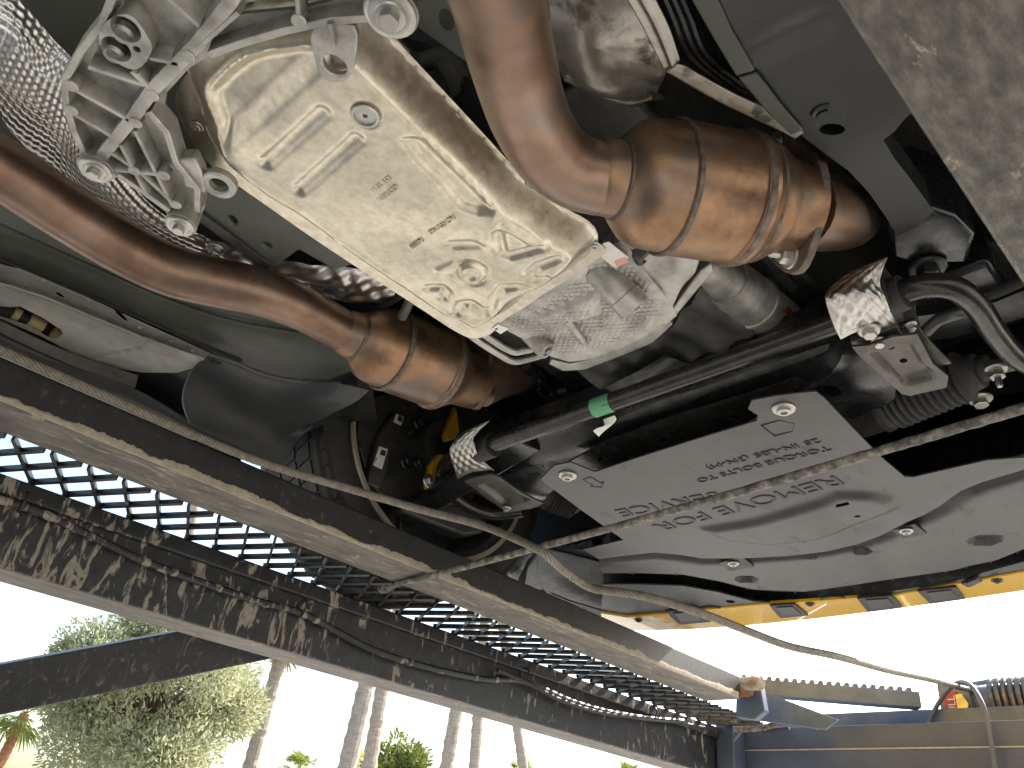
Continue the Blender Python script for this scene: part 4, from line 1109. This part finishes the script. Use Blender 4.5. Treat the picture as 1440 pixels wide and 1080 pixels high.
# right of the pan
sheet('tunnel_plate', [(535, -40), (560, -60), (640, -60), (668, 60), (688, 110), (640, 78), (590, 42)], 'primer', car, .80, .006, bev=.002, holes=[(627, 29, .013, .0075, .7)])
sheet('tunnel_bracket', [(508, 30), (530, 26), (576, 74), (578, 86), (560, 82)], 'pan_steel', car, .785, .005, bev=.001)
tube('shift_bracket', [(556, 66, .82), (585, 88, .83), (618, 80, .84), (642, 92, .85), (648, 110, .85)], .012, 'rubber', car, 12)
lathe('grommet', P(612, 112, .83), P(636, 96, .85), [(0, .03), (.6, .03), (.6, .022), (1, .02)], 'rubber', car, 24)
sheet('gearbox_side', [(560, 50), (600, 60), (700, 150), (720, 210), (690, 205), (630, 150)], 'black_plastic', car, .84, .03, None, .02)
def crumple(a, b, A): return foil_noise(A, .0014, 26) + foil_noise(A, .0006, 80)
patch('heat_shield', [[(742, -60, .86), (800, -80, .85), (860, -80, .84), (900, -70, .83)], [(762, 20, .85), (820, 0, .835), (880, 0, .825), (925, 20, .82)], [(778, 80, .85), (820, 70, .82), (890, 72, .815), (938, 92, .815)], [(792, 108, .86), (830, 124, .83), (880, 130, .825), (925, 126, .83)], [(800, 112, .88), (840, 136, .85), (890, 145, .85), (935, 138, .86)]],
      'shield_dull', car, 70, 60, crumple, .0015, label='crumpled dull aluminium heat shield above the near exhaust pipe')
tube('shield_hem', [(795, 110, .85), (838, 128, .838), (862, 138, .835), (890, 144, .835), (918, 136, .835)], .004, 'pan_steel', car, 8)
patch('brace_strip', [[(872, -20, .80), (890, -24, .80), (910, -24, .80)], [(905, 40, .80), (922, 34, .80), (940, 36, .80)], [(934, 98, .80), (946, 92, .80), (956, 84, .80)]], 'shield_dull', car, 12, 20, lambda a, b, A: .003 * np.exp(-((a - .5) / .08) ** 2), .003, angle=25)
patch('brace_strip', [[(936, 100, .80), (950, 90, .80), (962, 92, .80)], [(1010, 142, .80), (1020, 132, .80), (1030, 130, .80)], [(1090, 180, .80), (1096, 170, .80), (1104, 164, .80)], [(1118, 194, .80), (1124, 190, .80), (1130, 186, .80)]], 'shield_dull', car, 10, 30, None, .003, angle=25)
for o_ in (0, 12, 24):
    tube('fuel_line', [(918 + o_, -40, .845), (944 + o_, 20, .845), (966 + o_, 72, .85), (1010 + o_, 110, .86), (1060 + o_, 140, .88)], .0065, 'paint_black', car, 10)
# frame rail beside the near trailer rail
fr = [(958, -60), (975, 0), (1005, 55), (1036, 108), (1075, 160), (1105, 190), (1190, 268), (1210, 262), (1240, 300), (1252, 312), (1262, 372), (1235, 360), (1200, 300), (1150, 232), (1120, 205), (1290, 240), (1360, 330), (1440, 420), (1440, 300), (1280, 100), (1180, -60)]
frame_px = [(985, -60), (1000, 0), (1030, 60), (1062, 108), (1100, 160), (1128, 190), (1160, 215), (1193, 240), (1222, 272), (1250, 312), (1262, 332), (1290, 318), (1313, 297), (1280, 252), (1257, 222), (1242, 196), (1258, 184), (1272, 166), (1292, 150), (1290, 110), (1240, -60)]
fxy = [xy(q, .80) for q in frame_px]
def frame_h(X):
    ln = [xy(q, .80) for q in [(1060, -60), (1080, 20), (1110, 80), (1140, 140), (1200, 220), (1260, 300)]]
    h = .010 * sstep(.02, .0, polydist(X, [xy(q, .80) for q in [(1065, 72), (1110, 50), (1150, 32)]]))
    d = polydist(X, ln); side = sstep(.0, .03, d)
    h += .003 * np.sin(X[:, 0] * 25)
    return h * .5
M('frame_grey', (.017, .018, .0175), [(.028, .029, .028)], 7, 0, .34, .5, .05, 120, dirt=((.13, .12, .10), 60, .66, .06), bdist=.002)
fr_o = sheet('frame_rail', frame_px, 'frame_grey', car, .80, .05, frame_h, .014, holes=[(1170, 181, .015, .0085, -.785)])
sheet('frame_flange', [(958, -60), (972, 0), (1005, 58), (1036, 108), (1062, 100), (1030, 45), (1005, -10), (995, -60)], 'primer', fr_o, .793, .005, bev=.002)
sheet('frame_flange', [(1038, 110), (1064, 103), (1100, 150), (1130, 184), (1112, 190), (1078, 158)], 'primer', fr_o, .793, .005, bev=.002)
tube('bead', [(1142, 162, .7985), (1148, 154, .7985), (1158, 150, .7985), (1166, 149, .7985)], .003, 'frame_grey', fr_o, 8)
tube('bead', [(1150, 164, .7985), (1155, 159, .7985), (1164, 156, .7985)], .0025, 'frame_grey', fr_o, 8)
prism('suspension_bracket', [P(1250, 312, .80), P(1300, 290, .80), P(1345, 305, .80), P(1372, 330, .80), P(1360, 370, .82), P(1290, 372, .82), P(1255, 362, .82)], (0, 0, .12), 'paint_black', car, .006)
bolt(P(1304, 375, .815), DN, .026, car, 'bolt_dark', 'hex')
sheet('control_arm', [(1290, 445), (1330, 440), (1400, 425), (1460, 400), (1460, 440), (1400, 460), (1340, 475), (1300, 480)], 'paint_black', car, .84, .03, None, .02, bev=.004)
tube('control_arm_link', [(1360, 430, .86), (1420, 405, .86), (1500, 375, .86)], .016, 'cast_dark', car, 12, 3)
box('wheel_liner', .55, 1.75, -.06, -.04, .80, 1.3, 'black_plastic', car, 0)

# --- far side floor and sill ------------------------------------------
def floor_h(X):
    ln = [xy(q, .835) for q in [(-40, 320), (100, 370), (250, 430), (340, 455), (430, 470)]]
    return .006 * np.exp(-(polydist(X, ln) / .012) ** 2)
sheet('floor_panel', [(-120, 220), (0, 280), (100, 320), (200, 365), (300, 395), (400, 420), (480, 470), (500, 520), (460, 534), (400, 530), (340, 512), (290, 492), (150, 432), (40, 392), (-120, 330)], 'primer', car, .835, .002, floor_h, .016)
sill_in = sheet('sill_flange', [(-120, 330), (8, 375), (26, 378), (120, 418), (230, 468), (296, 498), (310, 512), (284, 510), (200, 472), (120, 440), (40, 408), (4, 398), (-120, 350)], 'primer_light', car, .812, .0015,
                holes=[(84, 415, .0085, .006, .4), (170, 444, .018, .006, .55), (37, 405, .004, .003)])
tube('floor_bead', [(-120, 265, .834), (0, 318, .834), (120, 372, .834), (240, 424, .834), (330, 452, .834), (420, 468, .834)], .0035, 'primer', car, 8)
tube('floor_bead', [(-120, 318, .834), (26, 376, .834), (150, 428, .834), (290, 488, .834), (340, 508, .834)], .003, 'black_plastic', car, 8)
for u, v in ((60, 394), (124, 421), (196, 461), (240, 480), (270, 492)): bolt(P(u, v, .811), DN, .005, sill_in, 'primer_light', 'torx', 'weld_stud')
def sill_h(X):
    ln = [xy(q, .79) for q in [(10, 410), (100, 440), (180, 474), (245, 492)]]
    h = .016 * np.exp(-(polydist(X, ln) / .018) ** 2)
    ln = [xy(q, .79) for q in [(118, 508), (150, 500), (195, 490), (225, 478)]]
    h += .005 * np.exp(-(polydist(X, ln) / .0022) ** 2)
    return h
sheet('sill_panel', [(-120, 352), (4, 399), (60, 416), (120, 441), (200, 474), (288, 505), (272, 518), (250, 524), (200, 524), (150, 516), (118, 506), (60, 474), (0, 448), (-120, 400)], 'primer_light', car, .79, .0012, sill_h, .006, edge=.025,
      holes=[[(-6, 430), (14, 432), (28, 431), (60, 447), (86, 464), (88, 470), (80, 476), (68, 475), (40, 458), (0, 446), (-6, 442)]])
tube('harness', [(-40, 420, .83), (20, 442, .82), (50, 456, .82), (80, 472, .83)], .012, 'rubber', car, 12)
for p, q in (((20, 440), (28, 444)), ((42, 450), (62, 460)), ((74, 468), (84, 474))): tube('harness_tape', [(*p, .815), (*q, .815)], .0125, 'wire_tape', car, 12, 2)
patch('outer_sill', [[(-120, 385, .785), (0, 450, .785), (100, 496, .785), (195, 528, .785)], [(-120, 402, .765), (0, 468, .765), (100, 514, .765), (190, 546, .765)]], 'rocker_brown', car, 30, 8, None, .003)
patch('outer_sill', [[(-120, 403, .764), (0, 469, .764), (100, 515, .764), (190, 547, .764), (272, 592, .76)], [(-120, 412, .752), (0, 480, .752), (100, 528, .752), (190, 564, .752), (272, 602, .75)], [(-120, 422, .75), (0, 492, .75), (100, 542, .75), (190, 578, .75), (272, 614, .75)], [(-120, 450, .76), (0, 520, .76), (100, 570, .76), (190, 604, .76), (272, 640, .76)]], 'liner_plastic', car, 30, 12, None, .003)
sheet('sill_filler', [(180, 522), (250, 524), (272, 520), (276, 560), (270, 610), (190, 560), (180, 540)], 'black_plastic', car, .80, .004)
def flap_h(X): return 0 * X[:, 0]
patch('splash_shield', [[(292, 500, .800), (330, 511, .800), (400, 536, .795), (470, 538, .795), (520, 548, .80)], [(268, 522, .775), (320, 536, .77), (390, 556, .77), (455, 562, .77), (500, 565, .78)], [(256, 560, .745), (310, 575, .74), (370, 592, .74), (420, 590, .75), (470, 580, .76)], [(266, 594, .725), (310, 612, .72), (350, 622, .72), (400, 612, .73), (440, 595, .75)], [(278, 610, .712), (325, 630, .706), (390, 654, .700), (420, 618, .722), (440, 598, .742)]],
      'liner_plastic', car, 40, 40, None, .003, label='curved black plastic splash shield behind the tyre')
sheet('wheelhouse_backing', [(270, 480), (520, 520), (530, 590), (420, 600), (270, 545)], 'black_plastic', car, .865, .004)  # black sheet added as backing, keeps sky from showing past the shield
bolt(P(303, 508, .795), DN, .012, car, 'bolt_dark', 'torx')
tube('shield_edge', [(294, 499, .80), (330, 510, .798), (370, 527, .796), (420, 537, .796), (480, 540, .796)], .005, 'primer', car, 8)

# --- far front wheel and hub ------------------------------------------
wheel = bpy.data.objects.new('wheel', None); COL.objects.link(wheel); wheel.parent = car; wheel.matrix_parent_inverse = inv_of(car)
def wl(name, prof, mat, y0=WY0, seg=72, x=WX):
    a = Vector((x, y0, WZ)); 
    return lathe(name, a, a + Vector((0, 1, 0)), prof, mat, wheel, seg, False, None, 40)
wl('tyre', [(.012, .292), (.004, .30), (-.004, .32), (-.002, .345), (.010, .366), (.024, .3765), (.03, .378), (.262, .378), (.275, .374), (.29, .362), (.30, .34), (.298, .30), (.29, .29)], 'rubber')
# tread blocks
parts = []
for row, (ya, yb) in enumerate(((.004, .046), (.053, .106), (.113, .178), (.185, .240), (.247, .290))):
    for k in range(60):
        a0 = math.tau * (k + .06 + .3 * (row % 2)) / 60; a1 = math.tau * (k + .90 + .3 * (row % 2)) / 60; sk = .03 * (1 if row < 3 else -1)
        r0, r1 = .366, .3815
        if row in (0, 4): r1 = .379
        vs = []
        for r_ in (r0, r1):
            for (y, a) in ((ya, a0), (yb, a0 + sk), (yb, a1 + sk), (ya, a1)):
                rr = r_ - (.010 if (row == 0 and y == ya) or (row == 4 and y == yb) else 0)
                vs.append(Vector((WX + rr * math.cos(a), WY0 + y, WZ + rr * math.sin(a))))
        parts.append((vs, [(4, 5, 6, 7), (0, 1, 5, 4), (1, 2, 6, 5), (2, 3, 7, 6), (3, 0, 4, 7)]))
vs, fs = join(parts); tb = link('tread_blocks', mesh_of('tread_blocks', vs, fs), 'rubber', wheel, False); tb['kind'] = 'stuff'
wl('rim', [(.0, .285), (-.004, .298), (.004, .300), (.008, .290), (.02, .272), (.05, .268), (.25, .262), (.275, .285), (.285, .292)], 'wheel_alloy')
wl('rim_lip', [(-.006, .286), (-.008, .2965), (-.004, .2995), (.0, .297)], 'rim_edge')
for k in range(10):
    a = math.tau * k / 10; d = Vector((math.cos(a), 0, math.sin(a))); c0 = Vector((WX, WY0 + .205, WZ))
    beam('spoke', c0 + d * .05, c0 + d * .268, .034, .03, 'wheel_alloy', wheel, .004, up=Vector((0, 1, 0)))
wl('wheel_face', [(.214, .262), (.212, .20), (.200, .12), (.195, .0)], 'wheel_alloy')
arch = []; af = []
for k in range(25):
    a = -.35 + (math.pi + .7) * k / 24
    arch += [Vector((WX + .43 * math.cos(a), 1.29, WZ + .43 * math.sin(a))), Vector((WX + .43 * math.cos(a), 1.70, WZ + .43 * math.sin(a)))]
    if k: af.append((2 * k - 2, 2 * k - 1, 2 * k + 1, 2 * k))
link('arch_liner', mesh_of('arch_liner', arch, af), 'black_plastic', car)
wl('brake_disc', [(.075, .06), (.075, .185), (.10, .185), (.10, .06)], 'disc_iron')
wl('hub', [(.0, .045), (.0, .075), (.09, .085), (.09, .02)], 'disc_iron', seg=32)
# caliper, knuckle, bolts, stickers facing the lens
def wy(u, v, y=WY0 + .03): return PY(u, v, y)
prism('brake_caliper', [wy(*q) for q in zm(360, 520, 3, [(585, 180), (625, 205), (600, 290), (570, 330), (560, 430), (520, 505), (470, 480), (490, 400), (510, 300), (545, 230)])], (0, .05, 0), 'disc_iron', wheel, .006)
s1 = prism('sticker', [wy(*q, y=WY0 + .028) for q in zm(360, 520, 3, [(592, 185), (625, 200), (612, 235), (580, 220)])], (0, .001, 0), 'label_white', wheel)
prism('sticker_print', [wy(*q, y=WY0 + .0272) for q in zm(360, 520, 3, [(603, 192), (622, 203), (614, 222), (596, 212)])], (0, .0005, 0), 'label_ink', wheel)
prism('sticker', [wy(*q, y=WY0 + .028) for q in zm(360, 520, 3, [(520, 322), (556, 335), (532, 420), (494, 402)])], (0, .001, 0), 'label_white', wheel)
prism('sticker_print', [wy(*q, y=WY0 + .0272) for q in zm(360, 520, 3, [(530, 335), (550, 343), (544, 365), (523, 358)])], (0, .0005, 0), 'label_ink', wheel)
lettering('sticker_print', '2 AE', wy(360 + 505 / 3, 520 + 395 / 3, WY0 + .0275), wy(360 + 520 / 3, 520 + 345 / 3) - wy(360 + 505 / 3, 520 + 395 / 3), Vector((0, 0, 1)), .008, 'label_ink', wheel, .0003)
for (u, v, r) in ((465, 193, .016), (690, 222, .020), (635, 388, .020), (685, 392, .016), (655, 262, .010), (440, 318, .010)):
    bolt(wy(360 + u / 3, 520 + v / 3, WY0 + .02), Vector((0, -1, 0)), r, wheel, 'bolt_dark')
prism('backing_plate', [wy(*q, y=WY0 + .055) for q in zm(360, 520, 3, [(440, 130), (560, 100), (800, 110), (860, 300), (860, 520), (760, 640), (600, 600), (480, 480), (430, 300)])], (0, .01, 0), 'disc_iron', wheel, .003)
prism('yellow_link', [wy(*q, y=WY0 - .06) for q in zm(360, 520, 3, [(845, 150), (860, 260), (845, 290), (810, 300), (800, 270), (830, 190)])], (0, .02, 0), 'yellow_caliper', wheel, .004)
prism('yellow_link', [wy(*q, y=WY0 - .07) for q in zm(360, 520, 3, [(775, 355), (815, 360), (800, 430), (765, 500), (740, 512), (725, 490), (740, 400)])], (0, .02, 0), 'yellow_caliper', wheel, .004)
bolt(wy(360 + 728 / 3, 520 + 470 / 3, WY0 - .075), Vector((0, -1, 0)), .018, wheel, 'bolt_zinc')
lathe('ball_joint', wy(620, 690, WY0 - .02), wy(626, 712, WY0 - .02), [(0, .03), (.5, .034), (1, .02)], 'rubber', wheel, 20)
prism('knuckle', [wy(*q, y=WY0 + .01) for q in zm(360, 520, 3, [(700, 540), (860, 560), (980, 640), (960, 690), (880, 700), (720, 640), (620, 600), (610, 560)])], (0, .05, 0), 'disc_iron', wheel, .008)
# lower control arm reaching to the far wheel
beam('control_arm', (1.05, 1.10, .80), (1.10, 1.52, .76), .07, .03, 'paint_black', car, .008)
box('wheelhouse_backing', .60, .61, .95, 1.40, .86, 1.3, 'black_plastic', car, 0)  # upright backing panel added against the same sky gap
# brake duct with slatted grille ahead of the far wheel
duct = prism('duct_panel', [PX(*q, 1.78) for q in [(770, 700), (800, 690), (850, 720), (860, 760), (850, 800), (780, 800), (765, 760)]], (.03, 0, 0), 'duct_sky_tint', car, .003)
prism('duct_frame', [PX(*q, 1.765) for q in zm(760, 680, 4.8, [(130, 255), (310, 190), (360, 230), (360, 430), (150, 540), (125, 500)])], (.012, 0, 0), 'black_plastic', duct, .002)
for k in range(12):
    t = (k + .5) / 12
    a_ = PX(760 + (150 + 10 * t) / 4.8, 680 + (270 + 250 * t) / 4.8, 1.758); b_ = PX(760 + 350 / 4.8, 680 + (205 + 215 * t) / 4.8, 1.758)
    beam('slat', a_, b_, .006, .006, 'duct_sky_tint', duct, 0)
prism('wing_liner', [PX(*q, 1.70) for q in [(728, 815), (742, 786), (760, 770), (775, 790), (762, 835), (738, 825)]], (.02, 0, 0), 'duct_sky_tint', car, .003)  # tinted for the skylight in the wheel opening gap

# ------------------------------------------------------------------ trees beyond the trailer
def leafy_tree(name, c, rx, rz, n, label, mat='leaf_olive', leaf=.10, seed=1, base=GROUND_Z):
    r = np.random.default_rng(seed)
    root = thing(name, label, 'tree', (c.x, c.y, base))
    H = c.z - base
    tr = [Vector((c.x, c.y, base)), Vector((c.x + .1, c.y + .05, base + H * .4)), Vector((c.x - .05, c.y, c.z - rz * .1)), Vector((c.x + .1, c.y, c.z + rz * .5))]
    vs, fs = tube_data(catmull(tr, 6), list(np.linspace(.22, .05, 19)), 10)
    parts = [(vs, fs)]
    lobes = []
    for k in range(34):
        a = r.uniform(0, math.tau); e = r.uniform(-.75, 1); q = math.sqrt(1 - e * e) ; f = r.uniform(.5, .92)
        p = Vector((c.x + rx * f * q * math.cos(a), c.y + rx * f * q * math.sin(a), c.z + rz * f * e))
        lobes.append((p, r.uniform(.22, .40) * rx))
        s = Vector((c.x, c.y, c.z - rz * .6)).lerp(Vector((c.x, c.y, c.z + rz * .3)), r.random())
        m = s.lerp(p, .5) + Vector((0, 0, .15))
        parts.append(tube_data(catmull([s, m, p], 4), list(np.linspace(.07, .015, 9)), 6))
    vs, fs = join(parts)
    link('trunk', mesh_of('trunk', vs, fs), 'bark_tree', root)
    V = []; F = []
    tot = sum(q[1] ** 2 for q in lobes)
    for p, lr in lobes:
        m = int(n * lr * lr / tot)
        d = r.normal(size=(m, 3)); d /= np.linalg.norm(d, axis=1, keepdims=True)
        rr = lr * (r.uniform(.25, 1.12, m) ** .6)
        C = np.array(p) + d * rr[:, None]
        for q, dd in zip(C, d):
            g = dd * .6 + r.normal(size=3) * .55 + np.array((0, 0, .25)); g /= np.linalg.norm(g)
            s = np.cross(g, r.normal(size=3)); s /= np.linalg.norm(s) + 1e-9
            l = leaf * r.uniform(.6, 1.5); w = leaf * .17
            i = len(V); V += [q, q + g * l * .5 + s * w, q + g * l, q + g * l * .5 - s * w]; F.append((i, i + 1, i + 2, i + 3))
    me = bpy.data.meshes.new('crown'); me.from_pydata([tuple(v) for v in V], [], F)
    link('crown', me, mat, root, False)
    return root
def palm_tree(px_base, px_top, dist, w_px, crown_z, label, crown=True, mat='leaf_palm', seed=0, frond=1.5, group='palms beyond the trailer', dry=True, trunk_mat='bark_palm', nf=26):
    r = np.random.default_rng(seed)
    a = far(*px_base, dist)
    depth = float(R[2] @ np.array(a)); rad = w_px * depth / FPX * .5
    top_xy = far(*px_top, dist)
    dz = top_xy.z - a.z
    lean = (top_xy - a) / dz if abs(dz) > .01 else Vector((0, 0, 1))
    base = a + lean * (GROUND_Z - a.z)
    H = crown_z - GROUND_Z
    root = thing('palm_tree', label, 'palm', base, group)
    nseg = max(40, int(H / .16)); vs = []; prof = []
    path = [base + lean * (H * k / nseg) for k in range(nseg + 1)]
    rr = [rad * (1.15 - .2 * k / nseg) * (1.06 if k % 2 else .94) * r.uniform(.96, 1.04) for k in range(nseg + 1)]
    v, f = tube_data(path, rr, 14)
    link('trunk', mesh_of('trunk', v, f), trunk_mat, root, True, None, 20)
    top = path[-1]; V = []; F = []; VD = []; FD = []
    for k in range(nf):
        az = k * 2.4 + r.uniform(-.2, .2); el = r.uniform(-.9, 1.2)
        dirv = Vector((math.cos(az) * math.cos(el), math.sin(az) * math.cos(el), math.sin(el)))
        dryf = dry and el < -.45
        tv, tf = (VD, FD) if dryf else (V, F)
        Ls = frond * r.uniform(.7, 1.05)
        st = top + dirv * Ls * .45; drop = Vector((0, 0, -.25 * Ls))
        side = dirv.cross(UP); side = side.normalized() if side.length > .01 else Vector((1, 0, 0)); upv = side.cross(dirv)
        for p0, p1, wd in ((top, st, .02),):
            i = len(tv); tv += [p0 - side * wd, p0 + side * wd, p1 + side * wd, p1 - side * wd]; tf.append((i, i + 1, i + 2, i + 3))
        for q in range(15):                                   # fan of blades
            an = (q - 7) / 7 * 1.5
            bd = (dirv * math.cos(an) + side * math.sin(an) + upv * r.uniform(-.15, .15)).normalized()
            ll = Ls * .55 * (1 - .25 * abs(q - 7) / 7); w = .035 * frond / 1.5
            e = st + bd * ll + drop * .35
            mdp = st + bd * ll * .5; s2 = bd.cross(upv).normalized() * w
            i = len(tv); tv += [st, mdp + s2, e, mdp - s2]; tf.append((i, i + 1, i + 2, i + 3))
    me = bpy.data.meshes.new('crown'); me.from_pydata([tuple(v) for v in V], [], F); link('crown', me, mat, root, False)
    if VD:
        me = bpy.data.meshes.new('dry_fronds'); me.from_pydata([tuple(v) for v in VD], [], FD); link('dry_fronds', me, 'leaf_dry', root, False)
    return root

c = far(216, 990, 15.0)
leafy_tree('leafy_tree', c, 1.58, 1.5, 50000, 'bushy grey-green leafy tree below the slanting black brace', seed=4, leaf=.095)
palm_tree((352, 1080), (391, 940), 17, 21, far(380, 893, 17).z, 'shaggy palm with bare leaning trunk just beside the bushy leafy tree', seed=1, frond=1.0)
palm_tree((488, 1080), (515, 966), 20, 24, 11.0, 'leftmost of the tall ringed palm trunks seen below the outer rail', seed=2)
palm_tree((519, 1080), (537, 972), 21, 19, 12.0, 'second tall ringed palm trunk from the bushy leafy tree side, close beside the leftmost', seed=3)
palm_tree((628, 1080), (641, 1003), 23, 18, 12.0, 'third tall ringed palm trunk below the outer rail, middle of the row', seed=4)
palm_tree((667, 1080), (672, 1010), 25, 15, 12.5, 'fourth tall ringed palm trunk below the outer rail, slimmer than the middle one', seed=5)
palm_tree((736, 1080), (727, 1020), 28, 13, 12.5, 'rightmost and thinnest tall palm trunk below the outer rail', seed=6)
palm_tree((-2, 1078), (34, 1006), 24, 14, far(34, 1003, 24).z, 'small palm with reddish trunk and short green crown at the left edge', seed=7, frond=1.25, dry=False, trunk_mat='rust')
palm_tree((420, 1130), (420, 1085), 30, 8, far(420, 1084, 30).z, 'low fan palm whose crown just shows between two palm trunks', seed=8, frond=.95, dry=False)
palm_tree((505, 1150), (505, 1085), 26, 8, far(510, 1088, 26).z, 'yellow-green fan palm crown between the two close palm trunks', seed=9, frond=1.0, mat='leaf_yellow', dry=False, nf=34)
leafy_tree('leafy_tree', far(560, 1085, 27), 1.05, .95, 3200, 'loose light green shrub top right of the two close palm trunks', 'leaf_palm', .22, 11)
palm_tree((733, 1150), (733, 1095), 30, 8, far(735, 1089, 30).z, 'yellow fan palm tip below the thinnest palm trunk', seed=12, frond=.8, mat='leaf_yellow', dry=False, nf=34)
palm_tree((885, 1150), (885, 1100), 30, 8, far(888, 1090, 30).z, 'tiny green palm top under the rail near the front crossmember', seed=13, frond=.8, dry=False)
palm_tree((200, 1120), (262, 780), 26, 15, far(262, 600, 26).z, 'tall pinkish palm trunk seen through the expanded mesh', seed=14, frond=1.4)
